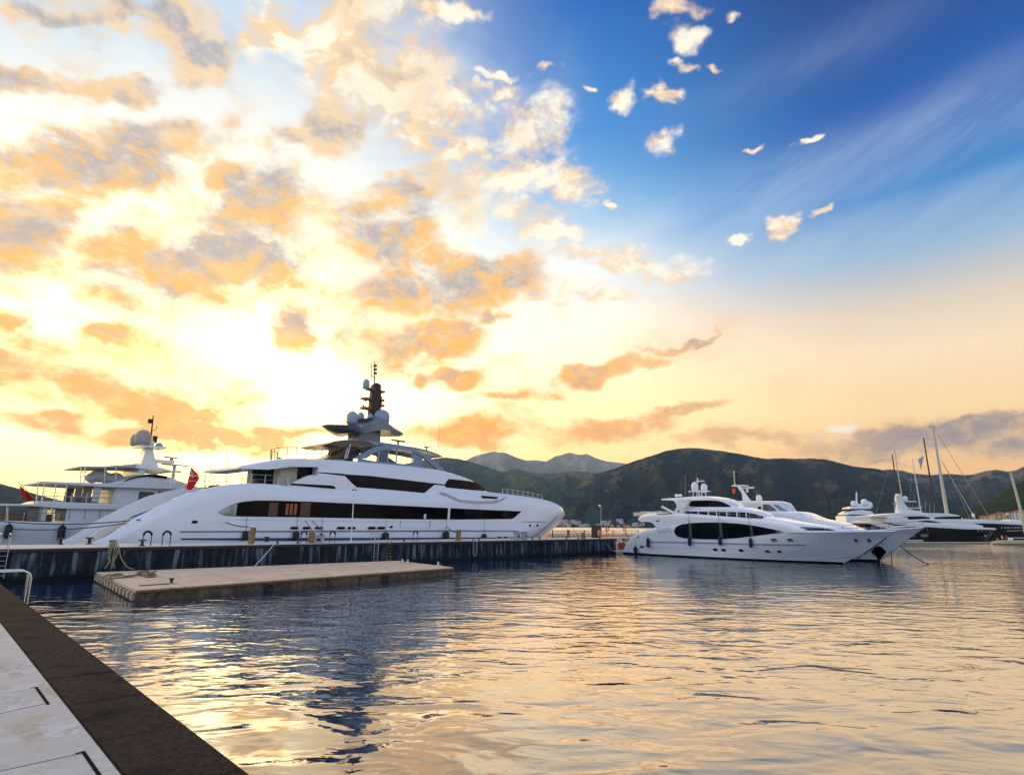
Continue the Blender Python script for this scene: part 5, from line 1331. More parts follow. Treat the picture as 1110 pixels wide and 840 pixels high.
# ------------------------------------------------------------------ second white yacht behind it
SO = 8.6
s0_ = Rr.w(3.0, SO); bow_s = Rr.hit(1004, 570.5, SO)[0]
Sy = Boat('motor_yacht', (s0_.x, s0_.y), tuple(Rr.w(bow_s, SO))[:2], 'white motor yacht mostly hidden behind the oval-windowed one, black anchor pocket at its bow', 'yacht')
s_stem = mk_stem(Sy, ((1005.5, 569.8), (990, 580), (973, 594), (955, 608)))
mk_hull(Sy, s_stem, 3.3, 13, [(760, 578), (915, 575), (950, 573.8), (985, 571.8), (1004, 570.3)], deck_d=.3)
zband(Sy, 'boot_stripe', NAVYH, -.1, .25, .6, interp(s_stem, .1) - .05, .07)
w_ = lambda x, z: min(2.6, max(.2, Sy.hw(x, 4) - .35))
t_ = Sy.line([(775, 554), (800, 553.6), (845, 554), (862, 555.4), (868, 558.5), (877, 561.8), (888, 563.8), (900, 566), (912, 571), (920, 575)], w_)
loft(Sy, 'deck_house', WHITE, t_, [(x, 2.0) for x, z in t_], w_, N=50, r=.3)
w_w = lambda x, z: min(2.3, max(.9, taper(2.3, Sy.hit(861, 556, 0)[0], 3.5, 2.2, .9)(x)))
t_ = Sy.line([(783, 543.8), (800, 543.2), (838, 543.6), (843, 544.8), (850, 550), (856.5, 554.6)], w_w)
zb_ = Sy.hit(830, 556, -2.3)[1]
loft(Sy, 'wheelhouse', WHITE2, t_, [(x, zb_) for x, z in t_], w_w, N=40, r=.15)
pane(Sy, 'side_window', mat('grey tinted glass', (.12, .13, .13), .1), [(827.5, 546.6), (834, 546.6), (842, 553)], [(827.6, 553.6), (842, 553.8)], w_w, N=14)
pane(Sy, 'windscreen', mat('grey blue windscreen', (.20, .26, .30), .1), [(838.5, 546.5), (843.5, 547), (854, 553.6)], [(839, 547.5), (846, 553.9), (854, 554)], lambda x, z: w_w(x, z) + .01, N=14)
pane(Sy, 'small_window', DARKG, [(822, 549), (824.7, 549)], [(822, 553.6), (824.7, 553.6)], w_w, N=2); pane(Sy, 'small_window', DARKG, [(803, 551.6), (805.6, 547.6)], [(803, 552), (805.6, 552)], w_w, N=4)
def SP(px, py, yy): a = Sy.hit(px, py, yy); return Vector((a[0], yy, a[1]))
for yy in (-.9, .7):
    plate(Sy, 'mast_arch', WHITE, [(805, 544), (814.5, 544), (810, 538), (806, 532), (802, 526.5), (798, 525.5), (800, 529), (804, 535)], yy, yy + .2, bevel=.03)
q = MB(); a = SP(800, 526.5, 0); q.box(a.x - .5, a.x + 1.2, -.9, .9, a.z - .12, a.z + .06); q.build('mast_top', WHITE, Sy.root, 0, bevel=.03)
q = MB(); q.tube([SP(797, 527, 0), SP(795.6, 510, 0)], .14, 8, .1); q.build('pole', mat('cream painted pole', (.60, .50, .34), .5), Sy.root)
q = MB(); q.tube([SP(799.5, 526, 0), SP(798.3, 512, 0)], .1, 8, .07)
for k in range(3): q.ball(SP(798.5, 514 + k * 4, 0), .26, 8, n=6)
q.build('signal_lights', BLACK, Sy.root)
q = MB(); a, b_ = SP(804, 529, 0), SP(817, 529, 0); q.box(a.x, b_.x, -.12, .12, a.z - .12, a.z + .12); q.tube([SP(810, 533.5, 0), SP(810, 529, 0)], .18, 8); q.build('radar_scanner', WHITE2, Sy.root, 0)
dome(Sy, SP(822.8, 540.4, 0), .42, 1.1); pole(Sy, 'whip_antenna', GREYP, [SP(820.5, 544, .5), SP(820, 532.5, .5)], .03)
q = MB(); a = SP(795.5, 531, 0); q.box(a.x - .25, a.x + .2, -.03, .03, a.z - .5, a.z + .2); q.build('pennant', ORANGE, Sy.root, 0)
rail_line(Sy, 'deck_rail', [(Sy.hit(862 + k * 8, 556, -1.8)[0], -max(.3, w_(Sy.hit(862 + k * 8, 556, -1.8)[0], 4) - .2), interp(t_, 0) * 0 + Sy.hit(862 + k * 8, (555.6, 560.3, 563, 564.6, 566.6)[k], -1.8)[1]) for k in range(5)], .5, 1.2, STEEL, r=.025)
rail_line(Sy, 'bow_rail', [(Sy.hit(925 + k * 15, 560, 0)[0], -(Sy.hw(Sy.hit(925 + k * 15, 560, 0)[0], 4)), interp(Sy.sheer, Sy.hit(925 + k * 15, 560, 0)[0])) for k in range(6)], .6, 1.5, mat('reddish rail', (.35, .16, .10), .4, .4), r=.03)
pane(Sy, 'anchor_pocket', NAVYH, [(946, 596), (948.5, 593), (953, 591.5), (957.5, 594), (960.5, 597.5)], [(946.3, 598), (947.5, 604), (953, 608), (957, 603), (960.4, 598.5)], off=.05, N=16)
q = MB(); a = SP(954, 589, -.5); q.tube([a + Vector((-.3, -.5, 0)), a + Vector((.5, -.5, .1))], .14, 6); q.build('anchor', mat('rusty bronze', (.25, .15, .06), .6, .4), Sy.root)
mline(Sy.w(*(lambda a: (a[0], 0, a[1]))(Sy.hit(966, 597, 0))), gp(967.5, 625, -.3), 'dark anchor line dropping straight from the hidden yacht bow', .05, 0)
mline(Sy.w(*(lambda a: (a[0], 0, a[1]))(Sy.hit(972, 588, 0))), gp(1010, 613, -.1), 'dark anchor line running forward into the water from the hidden yacht bow', .06, .3)

# ================================================================== grey-white yacht at far left, behind the pier
LN, LB = 25.0, 4.4
sA_, _ = PF.hit(-46, 566, LN); sB_, _ = PF.hit(262, 566, LN)
Lr_ = Boat('motor_yacht', PF.w(sA_, LN + LB), PF.w(sB_, LN + LB), 'grey-white tiered yacht at far left behind the pier, awnings over its open aft decks', 'yacht')
GW = mat('grey white paint', (.60, .62, .62), .35, var=.04, coat=.3)
l_stem = [(-2, Lr_.L - 4), (0, Lr_.L - 3.2), (4.5, Lr_.L)]
mk_hull(Lr_, l_stem, LB, 14, [(-44, 563.6), (0, 564), (40, 565.2), (77, 566.2), (140, 567.4), (258, 568)], deck_d=.3, m=GW)
wl = lambda k: (lambda x, z: min(LB - k, max(.3, Lr_.hw(x, 4) - k)))
def ltier(name, top, bot, k, m=GW, r=.12):
    t_ = Lr_.line(top, wl(k)); b_ = Lr_.line(bot, wl(k)); return loft(Lr_, name, m, t_, b_, wl(k), N=40, r=r)
ltier('main_deck_house', [(70, 550), (235, 553)], [(70, 567), (235, 569)], .5)
ltier('upper_deck_slab', [(-20, 545.6), (38, 546.3), (42, 543.6), (80, 544.4), (133, 546), (235, 549)], [(-20, 547.6), (40, 548.6), (70, 551.2), (133, 552.2), (235, 554)], .12)
ltier('upper_deck_house', [(123, 525), (235, 530)], [(123, 545.5), (235, 549)], .9)
ltier('third_deck_slab', [(43, 521.4), (80, 522.6), (113, 523.8), (122, 523.4), (134, 520.3), (145, 516.6), (155, 514.3), (168, 513.7), (182, 516.2), (192, 520), (202, 523.8), (215, 527.6), (222, 530)], [(43, 523.2), (113, 527.6), (160, 529), (222, 531.6)], .25)
ltier('top_awning', [(88, 505.2), (110, 505.4), (128, 504.2), (148, 503.2)], [(88, 506.4), (110, 507), (148, 506.4)], 1.0, CLOTH, .05)
ltier('radar_deck', [(138, 505.5), (147, 502.2), (160, 503.5), (176, 507), (189, 510.4)], [(138, 507), (150, 507.5), (170, 509.5), (189, 511.6)], 1.2, WHITE2, .08)
ltier('radar_deck_support', [(150, 506), (158, 507)], [(150, 514.5), (158, 514.2)], 1.6, WHITE2, .08)
pane(Lr_, 'arched_window', DARKG, [(134, 520.9), (141, 518), (150, 515.6), (160, 514.3), (168, 514.1), (180.8, 516.4)], [(134.5, 521.6), (145, 518.6), (152, 517.2), (160, 516.6), (180.6, 518.8)], wl(.22), off=.08, N=26)
for a_, b_ in ((151, 165.7), (172, 205)):
    pane(Lr_, 'side_window', mat('dim olive glass', (.05, .055, .03), .1, var=.3), [(a_, 532.6), (b_, 533.4)], [(a_, 542.8), (b_, 543.6)], wl(.88), off=.03, N=6)
for k, px in enumerate((75, 92, 108)): pane(Lr_, 'wall_seam', GREYP, [(px - .15, 552.5), (px + .15, 552.5)], [(px - .15, 563), (px + .15, 563)], wl(.5), off=.012, N=1, both=False)
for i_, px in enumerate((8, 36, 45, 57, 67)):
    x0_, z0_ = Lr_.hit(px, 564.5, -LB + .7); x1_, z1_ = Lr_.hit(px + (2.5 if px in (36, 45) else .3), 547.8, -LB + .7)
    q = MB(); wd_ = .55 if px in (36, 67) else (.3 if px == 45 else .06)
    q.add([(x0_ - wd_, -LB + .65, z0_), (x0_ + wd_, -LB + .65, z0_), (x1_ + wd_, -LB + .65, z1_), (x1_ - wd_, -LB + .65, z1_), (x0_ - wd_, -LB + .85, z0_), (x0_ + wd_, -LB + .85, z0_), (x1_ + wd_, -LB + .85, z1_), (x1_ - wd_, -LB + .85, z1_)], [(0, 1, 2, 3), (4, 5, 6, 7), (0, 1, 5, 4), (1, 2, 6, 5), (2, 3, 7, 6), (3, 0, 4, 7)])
    q.build('deck_stanchion', BROWNP if px in (36, 67) else GW, Lr_.root, 0)
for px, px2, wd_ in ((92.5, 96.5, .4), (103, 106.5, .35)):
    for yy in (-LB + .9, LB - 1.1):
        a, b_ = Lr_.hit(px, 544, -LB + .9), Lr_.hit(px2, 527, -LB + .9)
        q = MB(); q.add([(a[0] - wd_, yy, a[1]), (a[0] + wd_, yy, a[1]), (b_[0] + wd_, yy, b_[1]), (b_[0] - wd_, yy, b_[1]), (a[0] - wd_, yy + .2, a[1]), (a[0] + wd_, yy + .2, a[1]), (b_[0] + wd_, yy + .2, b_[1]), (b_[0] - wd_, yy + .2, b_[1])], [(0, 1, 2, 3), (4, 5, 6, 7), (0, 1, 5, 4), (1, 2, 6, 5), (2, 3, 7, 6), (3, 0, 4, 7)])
        q.build('deck_stanchion', BROWNP if px < 100 else GW, Lr_.root, 0)
def LP(px, py, yy): a = Lr_.hit(px, py, yy); return Vector((a[0], yy, a[1]))
q = MB()
for px in (40.5, 47, 60, 72): q.tube([LP(px - 1.5, 544, -3.9), LP(px + 1, 522.5, -3.9)], .05, 6)
q.tube([LP(39, 537, -3.95), LP(120, 539.5, -3.95)], .04, 6); q.tube([LP(39, 544, -3.95), LP(41, 534, -3.95)], .04, 6)
q.build('awning_post', STEEL, Lr_.root)
q = MB()
for px in (87, 91.5, 113, 125): q.tube([LP(px, 523, -3.3), LP(px + 1, 506, -3.3)], .05, 6)
for py in (511, 516): q.tube([LP(85, py + 1, -3.4), LP(105, py, -3.4)], .03, 6)
q.build('awning_post', STEEL, Lr_.root)
q = MB()
for px, py, s_ in ((100, 518, .7), (108, 515.5, .95), (117, 518.5, .8), (125, 519, .9)): a = LP(px, py, -1.5); q.ball(a, s_, 8, s_ * .8, 5)
q.build('covered_tender', CLOTH, Lr_.root, 30)
q = MB()
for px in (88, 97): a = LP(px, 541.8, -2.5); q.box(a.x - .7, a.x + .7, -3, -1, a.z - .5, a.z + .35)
q.build('deck_furniture', BROWNP, Lr_.root, 0, bevel=.06)
q = MB(); a = LP(22, 562, -2.5); q.box(a.x - 2.5, a.x + 2.5, -3, -.5, a.z - .4, a.z + .45); q.build('deck_furniture', TEAK, Lr_.root, 0, bevel=.06)
for (z0_, pa, pb, hh_, kk) in ((0, 44, 122, 1.0, .3), (1, -10, 66, .8, .25)):
    base_ = [(Lr_.hit(pa + (pb - pa) * k / 6, 545, -4)[0], -(LB - kk), Lr_.hit(pa + (pb - pa) * k / 6, (543.9 + .5 * k / 6) if z0_ == 0 else 564.2, -(LB - kk))[1] - .05) for k in range(7)]
    rail_line(Lr_, 'deck_rail', base_, hh_, 1.2, STEEL, r=.03)
plate(Lr_, 'mast_tower', WHITE2, [(152.5, 505), (155, 497), (159, 486), (166, 485.6), (168, 496), (172, 506)], -.8, .8)
DL = mat('warm grey dome', (.38, .33, .29), .5)
dome(Lr_, LP(155.2, 474.5, -1.0), .84, 1.9, DL); dome(Lr_, LP(147.8, 476.8, .8), .62, 1.5, DL)
q = MB(); a = LP(156, 484.5, 0); q.box(LP(146, 485, 0).x, LP(175, 485, 0).x, -1.6, 1.2, a.z - .15, a.z + .05); a = LP(163, 477.5, 0); q.box(a.x - .35, a.x + .35, -.3, .3, LP(0, 484, 0).z * 0 + LP(163, 485, 0).z, a.z); q.build('dome_platform', WHITE2, Lr_.root, 0)
q = MB(); q.tube([LP(163, 482, 0), LP(164, 470, 0), LP(166.3, 450.2, 0)], .12, 8, .06); a = LP(162.6, 456.5, 0); q.box(a.x - .2, a.x + .2, -.15, .15, a.z - .25, a.z + .25); a = LP(168, 476.3, 0); q.box(a.x - .25, a.x + .2, -.15, .15, a.z - .4, a.z + .4)
q.tube([LP(165, 467, 0), LP(169, 465.5, 0), LP(170, 461.8, 0)], .04, 6); q.build('mast_pole', BLACK, Lr_.root)
q = MB(); q.ball(LP(172.5, 483.6, -.5), .42, 12, n=8); q.build('searchlight', GREYP, Lr_.root)
for (u, v, c_, pd) in (((178, 495), (192.5, 496.6), (186, 499), 500), ((175, 503), (203.5, 505), (189, 505), 509)):
    q = MB(); a, b_ = LP(*u, -.4), LP(*v, -.4); q.tube([a, b_], .1, 6); q.tube([LP(c_[0], u[1] + 1, -.4), LP(c_[0], pd, -.4)], .2, 8); q.build('radar_scanner', GREYP, Lr_.root)
q = MB(); a, b_ = LP(168, 499.5, -.4), LP(188, 500, -.4); q.box(a.x, b_.x, -.8, .4, a.z - .2, a.z + .15); q.build('radar_shelf', WHITE2, Lr_.root, 0)
q = MB(); q.tube([LP(184, 511, -.4), LP(190, 511, -.4), LP(196, 511.5, -.4)], .12, 6); q.tube([LP(187, 522, -.4), LP(189, 506, -.4)], .25, 8, .12); q.build('horn', GREYP, Lr_.root)
for px, tp_, py, lab in ((8, 565, 576, 'tall black fender on the hull of the far left yacht, at the photo edge'), (65.5, 566, 577, 'tall black fender on the hull of the far left yacht, near the pier bollard')):
    fender(px, tp_, py, 3.6, 8.0, Lr_, lab, BLACK, grp='black fenders of the far left yacht')
fa = Lr_.hit(38.5, 545, -2); fb_ = Lr_.hit(19.5, 521.5, -2); dx_, dz_ = fb_[0] - fa[0], fb_[1] - fa[1]
flag('ensign', Lr_.w(fa[0], -2, fa[1]), [Vector((lambda a: (a[0] - fa[0], 0, a[1] - fa[1]))(Lr_.hit(px, py, -2))) for px, py in ((20.5, 525), (28, 532), (38, 543.5), (25, 541.5))], Lr_.ang, 'dark red ensign on a leaning staff at the stern of the far left yacht', m=mat('dark red cloth', (.42, .012, .012), .8), canton=False, pole_pts=[(0, 0, 0), (dx_ * .5, 0, dz_ * .55), (dx_, 0, dz_)])
# ================================================================== boats at the right edge
def fboat(name, pxa, pxb, py, B, label, cat='yacht', grp=None, tilt=0.0, pyb=None):
    """boat seen side-on; waterline ends given in the photo"""
    a, b_ = gp(pxa, py, 0), gp(pxb, pyb or py, 0)
    d = (b_ - a).normalized(); n_ = Vector((-d.y, d.x, 0))
    return Boat(name, (a.x + n_.x * B, a.y + n_.y * B), (b_.x + n_.x * B, b_.y + n_.y * B), label, cat, grp)
def fh(b, B, stem, sheer_px, m, **k):
    st = mk_stem(b, stem); return mk_hull(b, st, B, b.L * .4, sheer_px, m=m, **k)
def ft(b, name, top, bot, k, m=WHITE, r=.2, fwd=None, N=40):
    def w(x, z):
        v = max(.25, b.hw(x, 4) - k)
        if fwd: v = min(v, taper(9, fwd, 4, 2.2, .3)(x))
        return v
    t_, b_ = b.line(top, w), b.line(bot, w)
    return loft(b, name, m, t_, b_, w, N=N, r=r), w

# black-hulled motor superyacht
D = fboat('superyacht', 941, 1076, 586.3, 4.6, 'black-hulled superyacht with swept white upper decks and tall radar mast, right', pyb=586.8)
fh(D, 4.6, ((1081, 572.5), (1076, 578), (1068, 588)), [(938, 580), (944, 578), (960, 577), (980, 576.5), (1010, 574.5), (1022, 573.6), (1050, 573.2), (1079, 573.2)], NAVYH, deck_d=.6)
W5 = mat('white paint in low sun', (.78, .75, .70), .3, var=.03, coat=.3)  # warm low sun put into the white base colour
ft(D, 'main_deck_house', [(958, 568), (1018, 570), (1040, 573)], [(958, 578.5), (1045, 576)], .5, DARKG)
ft(D, 'side_bulwark', [(941, 565.6), (946, 564.6), (955, 566), (963, 568.5), (975, 570), (1000, 567.5), (1024, 568), (1050, 570.2), (1066, 571.8), (1080, 572.6)], [(941, 567), (950, 570), (963, 573.2), (972, 572), (985, 570.6), (1000, 570.6), (1020, 572), (1050, 573.6), (1080, 574)], .02, W5)
ft(D, 'upper_deck', [(968, 563.4), (990, 563), (1008, 562.2), (1030, 563.4), (1045, 564.6), (1066, 569.8)], [(968, 568), (1066, 573)], .5, W5, fwd=D.hit(1068, 570, 0)[0])
_, wd1 = ft(D, 'bridge_deck', [(975, 557.6), (990, 556.6), (1010, 556.2), (1030, 556.6), (1039, 558), (1046, 563.5)], [(975, 564.5), (1046, 566)], 1.0, W5, fwd=D.hit(1048, 563, 0)[0])
pane(D, 'window_band', DARKG, [(976, 559.8), (1002, 559.6), (1008, 561)], [(980, 563), (1008, 563.4)], wd1, N=14)
pane(D, 'window_band', DARKG, [(1013, 560.6), (1025, 559.8), (1041, 559.6)], [(1017, 562.4), (1042, 562.6)], wd1, N=14)
pane(D, 'side_window', DARKG, [(996, 564.4), (1006, 563.8), (1019, 566.2)], [(998, 565.6), (1019, 566.8)], lambda x, z: D.hw(x, 4) - .45, N=10)
ft(D, 'sun_deck_roof', [(945.6, 558.8), (955, 557.8), (967, 556.8), (975, 556.4), (990, 556.6), (1000, 557.4)], [(945.8, 560.2), (968, 560.4), (1000, 559.2)], .9, W5, r=.1)
ft(D, 'aft_coaming', [(962, 560.5), (972, 559.6), (985, 561)], [(962, 566), (985, 568)], .4, W5)
def DP(px, py, yy=0): a = D.hit(px, py, yy); return Vector((a[0], yy, a[1]))
plate(D, 'radar_mast', W5, [(972.5, 557), (973.6, 548), (972, 541), (973, 536), (976, 535), (978.5, 541), (981, 546), (984.5, 550), (990, 552.6), (996, 553.4), (1004, 556.8)], -.55, .55, bevel=.08)
dome(D, DP(972.6, 537, -.9), .6, 1.3); dome(D, DP(981.3, 540, -.6), .7, 1.5); dome(D, DP(975, 554.5, -1.2), .9, 1.6)
q = MB(); q.box(DP(978, 543).x, DP(989, 543).x, -1.6, 1.6, DP(980, 544).z, DP(980, 543).z); q.box(DP(982, 550).x, DP(995, 550).x, -1.6, 1.6, DP(985, 551).z, DP(985, 550.2).z); q.build('mast_platform', W5, D.root, 0, bevel=.05)
q = MB(); q.tube([DP(970, 557), DP(969.5, 545)], .12, 6); q.box(DP(967.8, 545).x, DP(971, 545).x, -.2, .2, DP(969, 546).z, DP(969, 545).z); q.build('lamp_post', GREYP, D.root, 0)
for k in range(4): oval(D, 'porthole', mat('lit steel', (.5, .5, .5), .3, .6), 1060.5 + k * 4, 575.4, .7, .8)
q = MB(); a = DP(1067.5, 581, -3.2); q.ball(a, .55, 10, n=8); q.build('anchor', mat('grey anchor', (.3, .3, .3), .5, .5), D.root)
q = MB()
for k in range(7): a = DP(946 + k * 10, 579, -4.3); q.tube([a, Vector((a.x, a.y, DP(946 + k * 10, 571.5, -4.3).z))], .1, 6)
q.build('deck_post', mat('bronze post', (.35, .26, .18), .5, .3), D.root)
for px in (966, 977, 988, 1002): oval(D, 'garage_opening', mat('grey side opening', (.16, .15, .14), .5), px, 580.3, 4.2, 1.8)
pane(D, 'swim_platform', W5, [(944, 585), (1000, 585)], [(944, 586.2), (1000, 586.2)], off=.3, N=6, thick=.3)
# long low pontoon in front of it
a, b_ = gp(936, 590, 0), gp(1079, 589.6, 0); fr = Frame(a, b_)
t = empty('pontoon', (a.x, a.y, 0), fr.ang, 'long low tan pontoon lying in front of the black-hulled superyacht', 'pontoon')
q = MB(); q.box(0, fr.L, 0, 2.4, -.3, .42); q.build('float', mat('weathered tan float', (.30, .24, .17), .8, var=.2), t, 0, bevel=.05)
q = MB(); q.box(0, fr.L, .05, 2.35, .422, .5); q.build('decking', CONC2, t, 0)

# dark sailing superyacht behind with two tall masts
S2 = fboat('sailing_yacht', 985, 1122, 584.5, 4.2, 'large dark-hulled sailing yacht with long white deck and tall ivory mast, right edge', pyb=585)
fh(S2, 4.2, ((1140, 566), (1132, 573), (1120, 586)), [(985, 566.5), (1040, 566.5), (1080, 567.4), (1110, 569), (1139, 569)], NAVYH, deck_d=.2, cap=.05)
_, ws = ft(S2, 'white_deck', [(1000, 562), (1048, 562.6), (1070, 563.2), (1090, 564.6), (1104, 566), (1138, 567.2)], [(1000, 569), (1050, 569.2), (1080, 569.8), (1110, 570.4), (1138, 570.6)], -.03, WHITE)
ft(S2, 'deck_house', [(1095, 565), (1098, 563.4), (1106, 563.2), (1114, 565)], [(1095, 567), (1114, 567.5)], 1.5, W5, N=16)
for k in range(9): oval(S2, 'porthole', mat('lit steel', (.5, .5, .5), .3, .6), 1086 + k * 3.5, 571.8, .8 + (k % 3) * .4, .5)
pane(S2, 'rub_rail', mat('tan rail', (.4, .32, .22), .5), [(1091, 575), (1125, 573.4)], [(1091, 576), (1125, 574.4)], off=.25, N=8)
def ray_pt(b, px, py, yy=0): a = b.hit(px, py, yy); return Vector((a[0], yy, a[1]))
def mast(b, base, top, r, m, r1=None, spread=(), name='mast'):
    a, c = ray_pt(b, *base), ray_pt(b, *top)
    q = MB(); q.tube([a, a.lerp(c, .5), c], r, 10, r1 or r * .6)
    for f_ in spread:
        p = a.lerp(c, f_); q.tube([p + Vector((0, -1.6, 0)), p + Vector((0, 1.6, 0))], .07, 6); q.tube([p + Vector((-.9, 0, 0)), p + Vector((.9, 0, 0))], .06, 6)
    return q.build(name, m, b.root, 60)
def stay(b, u, v, r=.035, m=None):
    q = MB(); q.tube([ray_pt(b, *u), ray_pt(b, *v)], r, 5); return q.build('stay', m or mat('pale rigging', (.5, .48, .42), .4, .5), b.root, 60)
IV = mat('ivory mast paint', (.62, .54, .40), .4, var=.1)
mast(S2, (1028, 566), (1011, 462), .75, IV, .32, (.25, .5, .75, .97))
q = MB(); a = ray_pt(S2, 1010.5, 463); q.ball(a + Vector((-1.2, 0, .2)), .3, 8, n=6); q.tube([a + Vector((-1.4, 0, 0)), a + Vector((1.6, 0, .1))], .1, 6); q.tube([a, a + Vector((0, 0, 1.2))], .05, 5); q.build('masthead_gear', GREYP, S2.root)
stay(S2, (1013.5, 466), (1075, 564.5), .09); stay(S2, (1020, 499), (1058, 563.5), .13, mat('furled sail cloth', (.55, .50, .42), .7)); stay(S2, (1018, 490), (1052, 563.5), .05)
a_ = ray_pt(S2, 1055, 558.5); q = MB(); q.ball(a_, .55, 8, 1.0, 6); q.build('furling_drum', W5, S2.root)

def sailer(pxc, top, base, r, m, label, spread, B=2.4, hl=9, py=583.5, hullm=None, stays=(), brace=None):
    b = fboat('sailing_yacht', pxc - hl * 2.2, pxc + hl * 2.2, py, B, label, 'sailing yacht', None)
    fh(b, B, ((pxc + hl * 2.2 + 3, py - 9), (pxc + hl * 2.2, py - 2), (pxc + hl * 2.2 - 2, py + 2)), [(pxc - hl * 2.2, py - 7), (pxc + hl * 2.2 + 3, py - 8)], hullm or WHITE, N=40)
    bz = ray_pt(b, base[0], py - 7)
    mast(b, (base[0] + (base[0] - top[0]) * (py - 7 - base[1]) / (base[1] - top[1]), py - 7), top, r, m, None, spread)
    for s_ in stays: stay(b, *s_)
    return b
bA = sailer(973, (967, 492.3), (973.4, 539.6), .36, MASTB, 'sailing yacht with short dark mast, left of the four masts beyond the radar mast', (.5, .75), py=583, stays=(((967, 493), (985, 560)),))
bB = sailer(978, (969.4, 486), (977, 535), .33, IV, 'sailing yacht with thin ivory mast rising right beside the leftmost dark mast', (.4, .6, .8), py=582, stays=(((969.5, 487), (945, 572)), ((969.5, 487), (1000, 560))))
bC = sailer(1000, (989, 496.7), (998, 553), .3, mat('white spar', (.62, .64, .66), .35, .3), 'sailing yacht with slim white mast between the ivory and tall brown masts', (.33, .66), py=582.5, stays=(((989, 498), (1000, 556)), ((997, 514), (988, 552)), ((989.5, 500), (985, 556))))
bD = sailer(1018, (1001, 474.4), (1014, 554), .55, MASTB, 'sailing yacht with tall dark brown mast just left of the tallest mast', (.3, .6, .85), py=581, hullm=NAVYH, stays=(((1002, 477), (1048, 563)), ((1006, 501), (1044, 562)), ((996, 512), (1017, 556)), ((998, 500), (1020, 553)), ((1001, 475), (960, 480) if False else (1001.5, 476))))
for k, (x_, h_) in enumerate(((1003, 543), (1008, 545), (1013, 546))):
    pole(bC, 'stub_mast', GREYP, [ray_pt(bC, x_, 566), ray_pt(bC, x_, h_)], .08)
# small pale jib left hoisted
q = MB(); A3 = [ray_pt(bC, *u, -.1) for u in ((995.3, 497.6), (1001.6, 494), (998.2, 509))]
q.add(A3 + [v + Vector((0, .06, 0)) for v in A3], [(0, 1, 2), (5, 4, 3), (0, 1, 4, 3), (1, 2, 5, 4), (2, 0, 3, 5)]); q.build('pennant', mat('pale grey cloth', (.45, .47, .50), .8), bC.root, 0)

# lamp post of the quay at the far right
b_ = dp(1111.5, 566, 150); a = Vector((b_.x, b_.y, 0)); q = MB()
tz = CAM_H + ray(1105.5, 512).z / ray(1105.5, 512).y * a.y
q.tube([(0, 0, -1), (-.6, 0, tz * .6), (-1.2, 0, tz)], .28, 8, .18)
o = q.build('dolphin_pole', IV); o.location = (a.x, a.y, 0); tag(o, 'leaning ivory pole cut by the right edge of the photo', 'pole')

# pale work boat with two people
WB = fboat('work_boat', 1077, 1125, 590.3, 1.5, 'small cream open boat with low cabin benches at the right edge', 'boat', pyb=591)
CR_ = mat('cream fibreglass', (.62, .52, .34), .4, var=.08)
WB.hw = lambda x, z: taper(1.5 * (.85 + .15 * min(1, z)), WB.L + 2, 4, 2, 1.1, 0, 3.2, .25)(x)
sh_ = WB.line([(1074.5, 587.6), (1079, 586.4), (1086, 585.6), (1100, 585.3), (1125, 585.3)])
loft(WB, 'hull', CR_, sh_, [(x, -.4) for x, _ in sh_], WB.hw, N=40, deck=lambda x: interp(sh_, x) - .25, bulw=.15, cap=.05)
pane(WB, 'rub_rail', NAVYH, [(1076, 589.4), (1124, 589.6)], [(1076, 590.1), (1124, 590.4)], off=.04, N=12)
q = MB(); a0, a1 = WB.hit(1094, 584, 0), WB.hit(1124, 584, 0)
q.box(a0[0], a1[0], -1.0, 1.0, .7, WB.hit(1100, 582.6, -1)[1]); q.build('low_cabin', WHITE, WB.root, 0, bevel=.08)
q = MB(); q.box(a0[0] + .5, a1[0] - .3, -1.03, -.99, 1.0, WB.hit(1100, 583.2, -1)[1]); q.build('cabin_window', DARKG, WB.root, 0)

